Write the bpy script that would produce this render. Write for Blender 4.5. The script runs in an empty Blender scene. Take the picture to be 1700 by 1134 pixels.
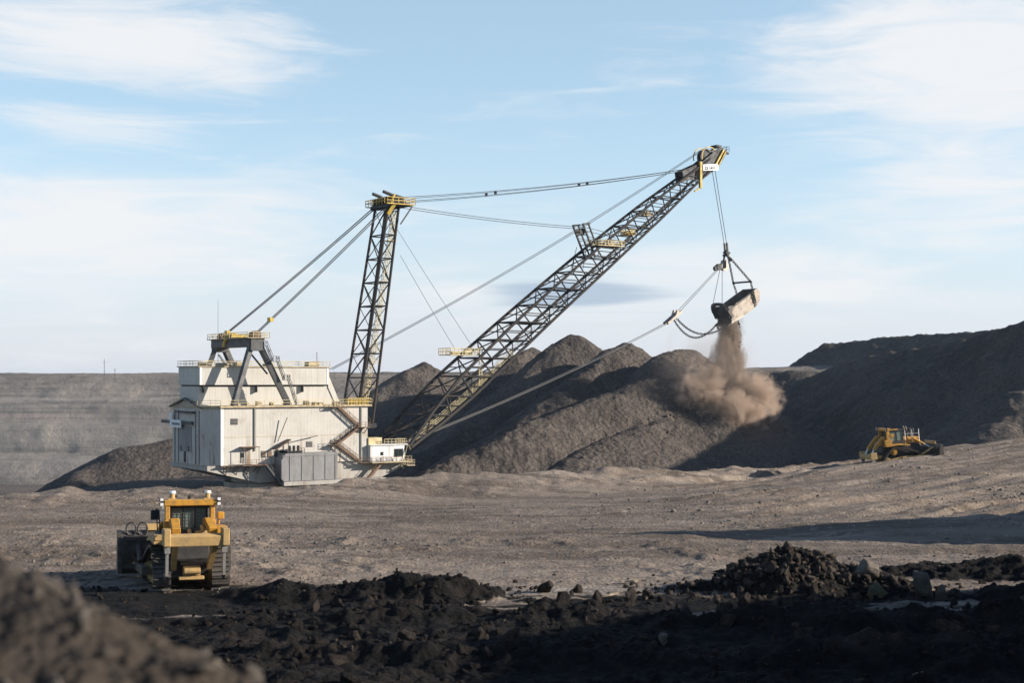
import bpy, bmesh, math, random
import numpy as np
from mathutils import Vector, Matrix, noise as mnoise

random.seed(7)
R = math.radians
scene = bpy.context.scene
COL = scene.collection

# ------------------------------------------------------------------ camera, sky, sun, exposure
F_PX = 2361.0                     # focal length in pixels of a 1700 px wide frame (50 mm on 36 mm)
cam_d = bpy.data.cameras.new('camera')
cam_d.lens = 50.0
cam_d.sensor_width = 36.0
cam_d.shift_y = 61.0 / 1700.0     # level lens, horizon a little below the middle
cam_d.clip_start = 0.1
cam_d.clip_end = 20000.0
cam_d.dof.use_dof = True
cam_d.dof.focus_distance = 190.0
cam_d.dof.aperture_fstop = 1.4
cam = bpy.data.objects.new('camera', cam_d)
cam.location = (0, 0, 0)
cam.rotation_euler = (R(90), 0, 0)
COL.objects.link(cam)
scene.camera = cam

SUN_AZ = Vector((1.0, -0.05)).normalized()
SUN_EL = R(19.0)
SUN_DIR = Vector((SUN_AZ.x * math.cos(SUN_EL), SUN_AZ.y * math.cos(SUN_EL), math.sin(SUN_EL)))
sun_d = bpy.data.lights.new('sun', 'SUN')
sun_d.energy = 4.6
sun_d.angle = R(0.55)
sun_d.color = (1.0, 0.915, 0.80)
sun = bpy.data.objects.new('sun', sun_d)
sun.rotation_euler = SUN_DIR.to_track_quat('Z', 'Y').to_euler()
sun.location = (80, -40, 80)
COL.objects.link(sun)

world = bpy.data.worlds.new('World')
scene.world = world
world.use_nodes = True
wt = world.node_tree
wt.nodes.clear()
def wn(t, **kw):
    n = wt.nodes.new(t)
    for k, v in kw.items():
        setattr(n, k, v)
    return n
def wm(op, a, b=None, c=None, clamp=False):
    n = wn('ShaderNodeMath', operation=op, use_clamp=clamp)
    for i, x in enumerate((a, b, c)):
        if x is None: continue
        if isinstance(x, (int, float)): n.inputs[i].default_value = x
        else: wt.links.new(x, n.inputs[i])
    return n.outputs[0]
def build_world():
    out = wn('ShaderNodeOutputWorld'); bg = wn('ShaderNodeBackground')
    bg.inputs['Strength'].default_value = 0.10
    sky = wn('ShaderNodeTexSky', sky_type='NISHITA')
    sky.sun_disc = False
    sky.sun_elevation = SUN_EL
    sky.sun_rotation = math.atan2(SUN_AZ.x, SUN_AZ.y)
    sky.altitude = 900
    sky.air_density = 1.0
    sky.dust_density = 0.25
    sky.ozone_density = 2.0
    tc = wn('ShaderNodeTexCoord')
    sep = wn('ShaderNodeSeparateXYZ')
    wt.links.new(tc.outputs['Generated'], sep.inputs[0])
    X, Y, Z = sep.outputs
    az = wm('ARCTAN2', X, Y)
    el = wm('ARCSINE', Z)
    # cirrus: noise stretched along the wind, on a plane high above
    den = wm('ADD', wm('MAXIMUM', Z, 0.0), 0.12)
    def noise(sx, sy, scale, detail, rough, dist=0.0, off=0.0):
        c = wn('ShaderNodeCombineXYZ')
        wt.links.new(wm('MULTIPLY', az, sx), c.inputs[0])
        wt.links.new(wm('ADD', wm('MULTIPLY', el, sy), off), c.inputs[1])
        rot = wn('ShaderNodeVectorRotate', rotation_type='Z_AXIS')
        rot.inputs['Angle'].default_value = R(8)
        wt.links.new(c.outputs[0], rot.inputs['Vector'])
        n = wn('ShaderNodeTexNoise')
        n.inputs['Scale'].default_value = scale
        n.inputs['Detail'].default_value = detail
        n.inputs['Roughness'].default_value = rough
        n.inputs['Distortion'].default_value = dist
        wt.links.new(rot.outputs[0], n.inputs['Vector'])
        return n.outputs['Fac']
    fine = noise(4.5, 30.0, 1.7, 10, 0.62, 0.9)
    broad = noise(4.0, 17.0, 1.0, 7, 0.50, 0.4, 3.3)
    def blob(a0, e0, ra, re, p=1.0):
        da = wm('DIVIDE', wm('SUBTRACT', az, a0), ra)
        de = wm('DIVIDE', wm('SUBTRACT', el, e0), re)
        r = wm('SQRT', wm('ADD', wm('MULTIPLY', da, da), wm('MULTIPLY', de, de)))
        s = wn('ShaderNodeMapRange', interpolation_type='SMOOTHSTEP')
        s.inputs[1].default_value = 1.0; s.inputs[2].default_value = 0.0
        wt.links.new(r, s.inputs[0])
        return wm('MULTIPLY', s.outputs[0], p)
    def A(px): return math.atan((px - 850) / F_PX)
    def EL(py): return math.atan((628 - py) / F_PX)
    def k(px): return px / F_PX
    blobs = [blob(A(250), EL(85), k(560), k(130), 1.1), blob(A(130), EL(390), k(760), k(190), 1.15),
             blob(A(1620), EL(130), k(520), k(240), 1.15), blob(A(1250), EL(470), k(700), k(150), 0.75),
             blob(A(150), EL(230), k(450), k(90), 0.6), blob(A(1600), EL(330), k(520), k(200), 0.9),
             blob(A(700), EL(470), k(500), k(110), 0.5)]
    m = blobs[0]
    for b in blobs[1:]:
        m = wm('MAXIMUM', m, b)
    m = wm('MAXIMUM', m, 0.10)
    tex = wm('ADD', wm('MULTIPLY', fine, 0.60), wm('MULTIPLY', broad, 0.55))
    mr = wn('ShaderNodeMapRange', interpolation_type='SMOOTHSTEP')
    wt.links.new(wm('ADD', tex, wm('MULTIPLY', m, 0.36)), mr.inputs[0])
    mr.inputs[1].default_value = 0.62; mr.inputs[2].default_value = 0.97
    mask = wm('MULTIPLY', mr.outputs[0], 0.92)
    # low pale veil towards the horizon
    veil = wn('ShaderNodeMapRange', interpolation_type='SMOOTHSTEP')
    wt.links.new(el, veil.inputs[0])
    veil.inputs[1].default_value = R(11); veil.inputs[2].default_value = R(-2)
    veil.inputs[3].default_value = 0.0; veil.inputs[4].default_value = 0.9
    # thin grey-blue layer clouds
    band = noise(2.2, 30.0, 1.6, 5, 0.5, 0.3, 9.1)
    bm_ = blob(A(960), EL(490), k(330), k(60), 1.0)
    bl = wn('ShaderNodeMapRange', interpolation_type='SMOOTHSTEP')
    wt.links.new(wm('ADD', wm('MULTIPLY', band, 0.8), wm('MULTIPLY', bm_, 0.5)), bl.inputs[0])
    bl.inputs[1].default_value = 0.62; bl.inputs[2].default_value = 0.85
    def mix(f, a, b):
        n = wn('ShaderNodeMix', data_type='RGBA')
        if isinstance(f, (int, float)): n.inputs[0].default_value = f
        else: wt.links.new(f, n.inputs[0])
        for i, x in ((6, a), (7, b)):
            if isinstance(x, tuple): n.inputs[i].default_value = x
            else: wt.links.new(x, n.inputs[i])
        return n.outputs[2]
    thin = wn('ShaderNodeMapRange', interpolation_type='SMOOTHSTEP')
    wt.links.new(el, thin.inputs[0])
    thin.inputs[1].default_value = R(34); thin.inputs[2].default_value = R(15)
    thin.inputs[3].default_value = 0.0; thin.inputs[4].default_value = 0.34
    c = mix(thin.outputs[0], sky.outputs[0], SKY_THIN)
    c = mix(veil.outputs[0], c, SKY_VEIL)
    c = mix(mask, c, SKY_CLOUD)
    c = mix(wm('MULTIPLY', bl.outputs[0], 0.85), c, SKY_BAND)
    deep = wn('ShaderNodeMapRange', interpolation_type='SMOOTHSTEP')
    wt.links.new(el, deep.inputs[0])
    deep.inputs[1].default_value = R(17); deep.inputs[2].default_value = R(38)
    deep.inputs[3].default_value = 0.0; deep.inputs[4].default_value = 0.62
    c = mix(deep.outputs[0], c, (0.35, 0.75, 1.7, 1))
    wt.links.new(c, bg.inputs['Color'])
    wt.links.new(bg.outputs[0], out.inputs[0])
SKY_THIN = (3.8, 4.9, 5.2, 1)
SKY_VEIL = (3.8, 3.88, 4.5, 1)
SKY_BAND = (2.35, 2.95, 3.7, 1)
SKY_CLOUD = (4.85, 4.9, 5.0, 1)
build_world()

scene.view_settings.view_transform = 'Standard'
scene.view_settings.look = 'None'
scene.view_settings.gamma = 1.0
scene.view_settings.exposure = 0.9
scene.cycles.use_denoising = True
scene.cycles.max_bounces = 6
scene.cycles.volume_bounces = 1
scene.cycles.volume_step_rate = 1.0
scene.cycles.volume_max_steps = 256

# ------------------------------------------------------------------ numpy noise
def vnoise(x, y, seed=0):
    xi = np.floor(x); yi = np.floor(y)
    fx = x - xi; fy = y - yi
    xi = xi.astype(np.int64); yi = yi.astype(np.int64)
    def h(a, b):
        n = (a * 374761393 + b * 668265263 + seed * 974634777) & 0xFFFFFFFF
        n = ((n ^ (n >> 13)) * 1274126177) & 0xFFFFFFFF
        n = ((n ^ (n >> 16)) * 2246822519) & 0xFFFFFFFF
        return ((n ^ (n >> 15)) & 0xFFFF) / 32767.5 - 1.0
    ux = fx * fx * fx * (fx * (fx * 6 - 15) + 10); uy = fy * fy * fy * (fy * (fy * 6 - 15) + 10)
    a = h(xi, yi); b = h(xi + 1, yi); c = h(xi, yi + 1); d = h(xi + 1, yi + 1)
    return (a + (b - a) * ux) * (1 - uy) + (c + (d - c) * ux) * uy
def fbm(x, y, octv=5, seed=0, gain=0.5):
    s = 0; a = 1.0; t = 0.0
    for o in range(octv):
        s = s + a * vnoise(x, y, seed + o * 17)
        t += a; a *= gain
        x, y = (x * 1.62 + y * 1.18) + 3.7, (-x * 1.18 + y * 1.62) - 1.3
    return s / t
def ridged(x, y, octv=4, seed=0):
    s = 0; a = 1.0; t = 0
    for o in range(octv):
        s = s + a * (1 - 2 * np.abs(vnoise(x, y, seed + o * 13)))
        t += a; a *= 0.5
        x, y = (x * 1.62 + y * 1.18) + 2.1, (-x * 1.18 + y * 1.62) - 5.3
    return s / t
def sstep(a, b, x):
    t = np.clip((x - a) / (b - a), 0, 1)
    return t * t * (3 - 2 * t)

# ------------------------------------------------------------------ tags and mesh builder
def tag(o, label=None, cat=None, group=None, kind=None):
    if label: o['label'] = label
    if cat: o['category'] = cat
    if group: o['group'] = group
    if kind: o['kind'] = kind
    return o
def empty(name, loc=(0, 0, 0), rot=(0, 0, 0)):
    o = bpy.data.objects.new(name, None)
    o.location = loc; o.rotation_euler = rot
    COL.objects.link(o)
    return o
class MB:
    def __init__(s): s.v = []; s.f = []
    def add(s, vs, fs):
        b = len(s.v)
        s.v.extend([tuple(p) for p in vs]); s.f.extend([tuple(i + b for i in f) for f in fs])
        return s
    def box(s, x0, x1, y0, y1, z0, z1):
        vs = [(x, y, z) for z in (z0, z1) for y in (y0, y1) for x in (x0, x1)]
        return s.add(vs, [(0, 2, 3, 1), (4, 5, 7, 6), (0, 1, 5, 4), (2, 6, 7, 3), (0, 4, 6, 2), (1, 3, 7, 5)])
    def hexa(s, bot, top):
        n = len(bot)
        fs = [tuple(range(n - 1, -1, -1)), tuple(range(n, 2 * n))]
        fs += [(i, (i + 1) % n, n + (i + 1) % n, n + i) for i in range(n)]
        return s.add(list(bot) + list(top), fs)
    def bar(s, p, q, w, h=None, up=(0, 0, 1)):
        p = Vector(p); q = Vector(q); d = (q - p).normalized(); h = h or w
        up = Vector(up)
        if abs(d.dot(up)) > 0.98: up = Vector((1, 0, 0))
        a = d.cross(up).normalized() * (w / 2); b = a.cross(d).normalized() * (h / 2)
        return s.hexa([p - a - b, p + a - b, p + a + b, p - a + b], [q - a - b, q + a - b, q + a + b, q - a + b])
    def tube(s, p, q, r, n=6, r2=None):
        p = Vector(p); q = Vector(q); d = (q - p).normalized(); r2 = r if r2 is None else r2
        up = Vector((0, 0, 1)) if abs(d.z) < 0.95 else Vector((1, 0, 0))
        a = d.cross(up).normalized(); b = a.cross(d)
        c = [(math.cos(2 * math.pi * i / n), math.sin(2 * math.pi * i / n)) for i in range(n)]
        return s.hexa([p + (a * x + b * y) * r for x, y in c], [q + (a * x + b * y) * r2 for x, y in c])
    def path(s, pts, r, n=5):
        for p, q in zip(pts[:-1], pts[1:]): s.tube(p, q, r, n)
        return s
    def prism(s, poly, axis, a, b):          # poly in the other two coordinates
        def m(p, t):
            return (p[0], t, p[1]) if axis == 'y' else ((p[0], p[1], t) if axis == 'z' else (t, p[0], p[1]))
        return s.hexa([m(p, a) for p in poly], [m(p, b) for p in poly])
    def wheel(s, c, r, y0, y1, n=20):
        return s.prism([(c[0] + r * math.cos(2 * math.pi * i / n), c[1] + r * math.sin(2 * math.pi * i / n)) for i in range(n)], 'y', y0, y1)
    def ring(s, c, ax, rx, ry, t, n=10):     # closed link: ellipse rx (along ax) by ry, wire radius t
        c = Vector(c); u = Vector(ax[0]).normalized(); v = Vector(ax[1]).normalized()
        pts = [c + u * (rx * math.cos(2 * math.pi * i / n)) + v * (ry * math.sin(2 * math.pi * i / n)) for i in range(n)]
        for i in range(n): s.tube(pts[i], pts[(i + 1) % n], t, 4)
        return s
    def build(s, name, mat, parent=None, bevel=0, smooth=False):
        me = bpy.data.meshes.new(name)
        me.from_pydata(s.v, [], s.f); me.update()
        bm = bmesh.new(); bm.from_mesh(me)
        bmesh.ops.recalc_face_normals(bm, faces=bm.faces)
        bm.to_mesh(me); bm.free()
        if smooth:
            me.polygons.foreach_set('use_smooth', [True] * len(me.polygons))
        o = bpy.data.objects.new(name, me)
        if mat: me.materials.append(mat)
        COL.objects.link(o)
        if parent: o.parent = parent
        if bevel:
            m = o.modifiers.new('bevel', 'BEVEL'); m.width = bevel; m.segments = 2; m.limit_method = 'ANGLE'; m.angle_limit = R(40)
        return o
def np_mesh(name, V, Fq, mat, smooth=True, attrs=None):
    me = bpy.data.meshes.new(name)
    n = len(Fq); k = Fq.shape[1]
    me.vertices.add(len(V)); me.vertices.foreach_set('co', V.astype(np.float32).ravel())
    me.loops.add(n * k); me.loops.foreach_set('vertex_index', Fq.astype(np.int32).ravel())
    me.polygons.add(n)
    me.polygons.foreach_set('loop_start', np.arange(0, n * k, k, dtype=np.int32))
    if smooth: me.polygons.foreach_set('use_smooth', np.ones(n, dtype=bool))
    me.update(calc_edges=True)
    for nm, arr in (attrs or {}).items():
        a = me.attributes.new(nm, 'FLOAT', 'POINT'); a.data.foreach_set('value', arr.astype(np.float32).ravel())
    me.materials.append(mat)
    o = bpy.data.objects.new(name, me); COL.objects.link(o)
    return o
def grid_faces(nr, nc, keep=None):
    i = np.arange(nr * nc).reshape(nr, nc)
    q = np.stack([i[:-1, :-1], i[:-1, 1:], i[1:, 1:], i[1:, :-1]], -1)
    if keep is not None:
        kk = keep[:-1, :-1] | keep[:-1, 1:] | keep[1:, 1:] | keep[1:, :-1]
        return q[kk]
    return q.reshape(-1, 4)

# ------------------------------------------------------------------ materials
class NT:
    def __init__(s, name):
        s.m = bpy.data.materials.new(name); s.m.use_nodes = True
        s.t = s.m.node_tree; s.b = s.t.nodes['Principled BSDF']
        s.tc = s.t.nodes.new('ShaderNodeTexCoord')
    def n(s, t, **kw):
        x = s.t.nodes.new(t)
        for k, v in kw.items(): setattr(x, k, v)
        return x
    def put(s, inp, v):
        if hasattr(v, 'is_output') or hasattr(v, 'links'): s.t.links.new(v, inp)
        else: inp.default_value = v
    def noise(s, scale, detail=6, rough=0.6, stretch=None, dist=0.0, vec=None, rot=None):
        v = vec or s.tc.outputs['Object']
        if stretch or rot:
            mp = s.n('ShaderNodeMapping'); s.t.links.new(v, mp.inputs[0])
            if stretch: mp.inputs['Scale'].default_value = stretch
            if rot: mp.inputs['Rotation'].default_value = rot
            v = mp.outputs[0]
        x = s.n('ShaderNodeTexNoise'); s.t.links.new(v, x.inputs['Vector'])
        x.inputs['Scale'].default_value = scale; x.inputs['Detail'].default_value = detail
        x.inputs['Roughness'].default_value = rough; x.inputs['Distortion'].default_value = dist
        return x.outputs['Fac']
    def voro(s, scale, feature='F1', out='Distance', rnd=1.0):
        x = s.n('ShaderNodeTexVoronoi', feature=feature); s.t.links.new(s.tc.outputs['Object'], x.inputs['Vector'])
        x.inputs['Scale'].default_value = scale; x.inputs['Randomness'].default_value = rnd
        return x.outputs[out]
    def ramp(s, f, a, b, lo=0.0, hi=1.0):
        x = s.n('ShaderNodeMapRange', interpolation_type='SMOOTHSTEP'); s.t.links.new(f, x.inputs[0])
        x.inputs[1].default_value = a; x.inputs[2].default_value = b; x.inputs[3].default_value = lo; x.inputs[4].default_value = hi
        return x.outputs[0]
    def math(s, op, a, b=0.0):
        x = s.n('ShaderNodeMath', operation=op); s.put(x.inputs[0], a); s.put(x.inputs[1], b); return x.outputs[0]
    def mix(s, f, a, b, blend='MIX'):
        x = s.n('ShaderNodeMix', data_type='RGBA', blend_type=blend); s.put(x.inputs[0], f)
        s.put(x.inputs[6], a); s.put(x.inputs[7], b); return x.outputs[2]
    def attr(s, name):
        x = s.n('ShaderNodeAttribute', attribute_name=name); return x.outputs['Fac']
    def bump(s, h, dist, strength=1.0, prev=None):
        x = s.n('ShaderNodeBump'); s.t.links.new(h, x.inputs['Height']); x.inputs['Distance'].default_value = dist
        x.inputs['Strength'].default_value = strength
        if prev is not None: s.t.links.new(prev, x.inputs['Normal'])
        return x.outputs[0]
    def done(s, color, rough=0.9, normal=None, metal=0.0, spec=0.3):
        s.put(s.b.inputs['Base Color'], color); s.put(s.b.inputs['Roughness'], rough); s.b.inputs['Metallic'].default_value = metal
        s.b.inputs['Specular IOR Level'].default_value = spec
        if normal is not None: s.t.links.new(normal, s.b.inputs['Normal'])
        return s.m
def C(r, g, b): return (r, g, b, 1.0)
def paint(name, c, dirt=None, amount=0.5, scale=1.5, rough=0.5, metal=0.0, stretch=None, bump=0.0, spec=0.4):
    t = NT(name)
    d = dirt or tuple(x * 0.45 for x in c[:3]) + (1,)
    n1 = t.noise(scale, 8, 0.65, stretch); n2 = t.noise(scale * 5.3, 4, 0.6, stretch)
    f = t.math('MULTIPLY', t.ramp(t.math('ADD', t.math('MULTIPLY', n1, 0.7), t.math('MULTIPLY', n2, 0.3)), 0.40, 0.68), amount)
    col = t.mix(f, c, d)
    nrm = t.bump(n2, bump) if bump else None
    return t.done(col, t.ramp(n1, 0.3, 0.7, rough - 0.1, rough + 0.15), nrm, metal, spec)

def ground_mat():
    t = NT('bench_soil')
    big = t.noise(0.045, 5, 0.55, (1, 1.6, 1)); med = t.noise(0.35, 7, 0.6, (1, 2.2, 1)); fin = t.noise(3.0, 6, 0.7)
    peb = t.voro(4.5); peb2 = t.voro(1.6, out='Distance')
    pcol = t.voro(4.5, out='Color')
    col = t.mix(t.ramp(big, 0.35, 0.65), C(0.262, 0.212, 0.164), C(0.180, 0.144, 0.111))
    col = t.mix(t.ramp(med, 0.42, 0.66, 0, 0.75), col, C(0.18, 0.133, 0.105))
    col = t.mix(t.ramp(t.noise(0.12, 4, 0.5, (0.6, 2.6, 1)), 0.56, 0.72, 0, 0.5), col, C(0.36, 0.292, 0.232))
    col = t.mix(t.ramp(peb, 0.05, 0.24, 0.55, 0), col, C(0.39, 0.325, 0.27))
    col = t.mix(t.ramp(fin, 0.35, 0.7, 0, 0.4), col, C(0.13, 0.098, 0.077))
    col = t.mix(t.ramp(t.noise(0.06, 8, 0.68, (0.5, 2.6, 1), 0.8), 0.50, 0.58, 0, 0.8), col, C(0.115, 0.088, 0.066))
    col = t.mix(t.ramp(t.noise(1.4, 5, 0.7), 0.56, 0.66, 0, 0.6), col, C(0.37, 0.305, 0.245))
    soil = t.mix(t.ramp(t.noise(0.8, 6, 0.65), 0.40, 0.70), C(0.006, 0.0055, 0.005), C(0.018, 0.0145, 0.012))
    soil = t.mix(t.ramp(t.noise(0.16, 5, 0.6), 0.58, 0.74, 0, 0.8), soil, C(0.045, 0.031, 0.023))
    dk = t.attr('dark'); edge = t.math('ADD', dk, t.math('MULTIPLY', t.math('SUBTRACT', t.noise(0.9, 7, 0.7), 0.5), 0.9))
    col = t.mix(t.ramp(edge, 0.35, 0.65), col, soil)
    pl = t.math('ADD', t.attr('pale'), t.math('MULTIPLY', t.math('SUBTRACT', t.noise(0.7, 7, 0.7, (1, 3, 1)), 0.5), 0.9))
    col = t.mix(t.ramp(pl, 0.4, 0.8, 0, 0.9), col, C(0.38, 0.32, 0.265))
    h = t.math('ADD', t.math('MULTIPLY', fin, 0.6), t.math('MULTIPLY', peb, -0.35))
    nrm = t.bump(h, 0.16, 0.9, t.bump(t.noise(9.0, 5, 0.7), 0.04, 0.7))
    return t.done(col, 0.95, nrm, spec=0.15)
def spoil_mat(name='spoil', a=C(0.122, 0.100, 0.084), b=C(0.076, 0.064, 0.056), c=C(0.175, 0.146, 0.122)):
    t = NT(name)
    big = t.noise(0.035, 6, 0.6); med = t.noise(0.22, 7, 0.65); fin = t.noise(1.1, 5, 0.7)
    rock = t.voro(0.9); rock2 = t.voro(0.45)
    col = t.mix(t.ramp(big, 0.35, 0.65), a, b)
    col = t.mix(t.ramp(med, 0.48, 0.70, 0, 0.6), col, c)
    col = t.mix(t.ramp(rock, 0.05, 0.28, 0.55, 0), col, C(0.19, 0.163, 0.138))
    col = t.mix(t.ramp(fin, 0.30, 0.62, 0.6, 0), col, C(0.034, 0.030, 0.027))
    h = t.math('ADD', t.math('MULTIPLY', fin, 0.9), t.math('MULTIPLY', rock, -0.5))
    nrm = t.bump(h, 0.9, 0.9, t.bump(t.math('MULTIPLY', rock2, -1.0), 0.7, 0.6))
    return t.done(col, 0.96, nrm, spec=0.12)
def highwall_mat():
    t = NT('highwall_strata')
    sep = t.n('ShaderNodeSeparateXYZ'); t.t.links.new(t.tc.outputs['Object'], sep.inputs[0])
    z = t.math('ADD', sep.outputs[2], t.math('MULTIPLY', t.math('SUBTRACT', t.noise(0.008, 3, 0.5), 0.5), 4.0))
    cr = t.n('ShaderNodeValToRGB'); t.put(cr.inputs[0], t.ramp(z, -42, 4)); 
    x = t.n('ShaderNodeMapRange'); t.put(x.inputs[0], z); x.inputs[1].default_value = -42; x.inputs[2].default_value = 4
    t.t.links.new(x.outputs[0], cr.inputs[0])
    els = cr.color_ramp.elements
    stops = [(0.0, (0.158, 0.137, 0.125)), (0.12, (0.189, 0.168, 0.151)), (0.22, (0.228, 0.203, 0.173)), (0.30, (0.200, 0.182, 0.155)), (0.40, (0.169, 0.156, 0.129)),
             (0.50, (0.187, 0.166, 0.139)), (0.56, (0.283, 0.222, 0.190)), (0.60, (0.206, 0.180, 0.155)), (0.68, (0.263, 0.226, 0.194)), (0.78, (0.235, 0.206, 0.175)),
             (0.80, (0.117, 0.103, 0.087)), (0.90, (0.147, 0.129, 0.107)), (1.0, (0.195, 0.171, 0.141))]
    els[0].position = 0; els[0].color = C(*stops[0][1]); els[1].position = 1; els[1].color = C(*stops[-1][1])
    for p, c in stops[1:-1]:
        e = els.new(p); e.color = C(*c)
    thin = t.noise(1.0, 4, 0.6, (0.012, 0.012, 0.8)); blot = t.noise(0.06, 6, 0.65, (0.35, 0.35, 1.7))
    col = t.mix(t.ramp(thin, 0.46, 0.60, 0, 0.8), cr.outputs[0], C(0.10, 0.092, 0.08))
    col = t.mix(t.ramp(blot, 0.42, 0.62, 0, 0.8), col, C(0.27, 0.23, 0.195))
    col = t.mix(t.ramp(t.noise(0.03, 5, 0.6, (0.3, 0.3, 1.6)), 0.48, 0.62, 0, 0.7), col, C(0.125, 0.113, 0.098))
    nrm = t.bump(t.noise(0.35, 7, 0.7), 2.0, 0.9)
    return t.done(col, 0.95, nrm, spec=0.1)
def rock_mat(name, a, b, scale=2.5, bump=0.12):
    t = NT(name)
    n1 = t.noise(scale, 8, 0.7); n2 = t.noise(scale * 4, 5, 0.7)
    col = t.mix(t.ramp(n1, 0.35, 0.68), a, b)
    return t.done(col, 0.9, t.bump(n2, bump, 0.9, t.bump(n1, bump * 2, 0.7)), spec=0.2)
def house_mat(name, c, rust=0.35, panel=1.25, stain=0.5):
    t = NT(name)
    sep = t.n('ShaderNodeSeparateXYZ'); t.t.links.new(t.tc.outputs['Object'], sep.inputs[0])
    strk = t.noise(0.9, 7, 0.6, (1.0, 1.0, 0.07)); blot = t.noise(0.22, 6, 0.6); fine = t.noise(2.4, 5, 0.6, (1, 1, 0.25))
    col = t.mix(t.ramp(blot, 0.40, 0.66, 0, 0.35), c, tuple(x * 0.72 for x in c[:3]) + (1,))
    low = t.ramp(sep.outputs[2], 13.0, 6.0)
    st = t.math('MULTIPLY', t.ramp(strk, 0.50, 0.72), t.math('ADD', t.math('MULTIPLY', low, stain), 0.18))
    col = t.mix(st, col, C(0.22, 0.15, 0.095))
    rs = t.math('MULTIPLY', t.ramp(t.math('ADD', t.math('MULTIPLY', fine, 0.5), t.math('MULTIPLY', blot, 0.5)), 0.56, 0.70), rust)
    col = t.mix(rs, col, C(0.20, 0.115, 0.06))
    # sheet seams: real shallow folds
    u = t.math('ADD', sep.outputs[0], t.math('MULTIPLY', sep.outputs[1], 1.0))
    fr = t.math('ABSOLUTE', t.math('SUBTRACT', t.math('FRACT', t.math('MULTIPLY', u, panel)), 0.5))
    seam = t.ramp(fr, 0.44, 0.49)
    col = t.mix(t.math('MULTIPLY', seam, 0.22), col, C(0.2, 0.17, 0.14))
    nrm = t.bump(seam, 0.03, 0.6, t.bump(blot, 0.15, 0.3))
    return t.done(col, 0.55, nrm, spec=0.35)

M = {}
M['ground'] = ground_mat()
M['spoil'] = spoil_mat()
M['spoil_far'] = spoil_mat('spoil_far', C(0.11, 0.096, 0.083), C(0.07, 0.063, 0.058), C(0.17, 0.145, 0.125))
M['highwall'] = highwall_mat()
M['mound'] = spoil_mat('mound_soil', C(0.050, 0.039, 0.030), C(0.028, 0.022, 0.018), C(0.15, 0.128, 0.10))
M['house'] = house_mat('house_paint', C(0.50, 0.47, 0.42), 0.62, 1.25, 1.15)
M['upper'] = house_mat('upper_paint', C(0.49, 0.465, 0.415), 0.18, 0.7, 0.2)
M['cabwhite'] = house_mat('cab_paint', C(0.70, 0.685, 0.65), 0.12, 0.6, 0.25)
M['frame'] = house_mat('frame_paint', C(0.36, 0.335, 0.30), 0.55, 0.4, 0.6)
M['shoe'] = paint('shoe_steel', C(0.22, 0.215, 0.215), C(0.12, 0.10, 0.085), 0.6, 0.6, 0.6, stretch=(1, 1, 0.3), bump=0.05)
M['deck'] = paint('deck_cream', C(0.46, 0.38, 0.24), C(0.20, 0.12, 0.06), 0.7, 0.8, 0.7)
M['rail'] = paint('rail_cream', C(0.55, 0.46, 0.26), C(0.25, 0.16, 0.07), 0.5, 0.7, 0.6)
M['yellow'] = paint('safety_yellow', C(0.55, 0.38, 0.06), C(0.22, 0.14, 0.05), 0.6, 0.9, 0.6)
M['stair'] = paint('stair_rust', C(0.17, 0.105, 0.065), C(0.07, 0.05, 0.04), 0.6, 1.0, 0.7)
M['gantry'] = paint('gantry_grey', C(0.085, 0.085, 0.084), C(0.05, 0.043, 0.038), 0.6, 0.5, 0.6)
M['steel'] = paint('lattice_steel', C(0.014, 0.016, 0.020), C(0.075, 0.050, 0.026), 0.7, 0.7, 0.6, spec=0.25)
M['black'] = paint('black_steel', C(0.018, 0.018, 0.02), C(0.04, 0.035, 0.03), 0.5, 0.8, 0.6)
M['rope'] = paint('rope_steel', C(0.055, 0.058, 0.065), C(0.03, 0.03, 0.03), 0.4, 0.5, 0.6)
M['dragrope'] = paint('drag_rope', C(0.20, 0.19, 0.18), C(0.10, 0.09, 0.08), 0.5, 0.4, 0.5)
M['glass'] = NT('dark_glass').done(C(0.02, 0.028, 0.028), 0.08, spec=0.6)
M['opening'] = paint('dark_opening', C(0.03, 0.03, 0.032), C(0.05, 0.045, 0.04), 0.4, 1.0, 0.7)
M['louver'] = paint('louver_grey', C(0.20, 0.19, 0.175), C(0.12, 0.10, 0.08), 0.5, 1.5, 0.6)
M['sign'] = paint('sign_white', C(0.80, 0.80, 0.78), C(0.6, 0.58, 0.52), 0.3, 0.6, 0.5)
M['bucket'] = paint('bucket_steel', C(0.25, 0.215, 0.18), C(0.12, 0.07, 0.042), 0.8, 0.55, 0.45, 0.35, bump=0.06)
M['bucketdark'] = paint('bucket_dark', C(0.045, 0.04, 0.037), C(0.10, 0.07, 0.05), 0.6, 0.8, 0.55, bump=0.05)
M['bucketworn'] = paint('bucket_worn', C(0.34, 0.30, 0.255), C(0.15, 0.11, 0.08), 0.7, 1.2, 0.4, 0.5)
M['dozer'] = paint('dozer_yellow', C(0.56, 0.27, 0.030), C(0.20, 0.125, 0.06), 0.85, 2.2, 0.5, bump=0.01)
M['dozerdust'] = paint('dozer_dusty', C(0.50, 0.32, 0.12), C(0.27, 0.19, 0.11), 0.8, 1.8, 0.65, bump=0.015)
M['dozerdark'] = paint('dozer_dark', C(0.022, 0.022, 0.023), C(0.06, 0.05, 0.04), 0.6, 2.2, 0.6)
M['trackmat'] = paint('track_steel', C(0.13, 0.115, 0.10), C(0.045, 0.037, 0.03), 0.8, 3.0, 0.45, 0.55, bump=0.02)
M['shank'] = paint('shank_steel', C(0.34, 0.32, 0.29), C(0.14, 0.12, 0.10), 0.8, 2.0, 0.5, 0.4)
M['chrome'] = paint('rod_chrome', C(0.75, 0.74, 0.72), C(0.4, 0.36, 0.32), 0.5, 2.0, 0.35, 0.6)
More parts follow.
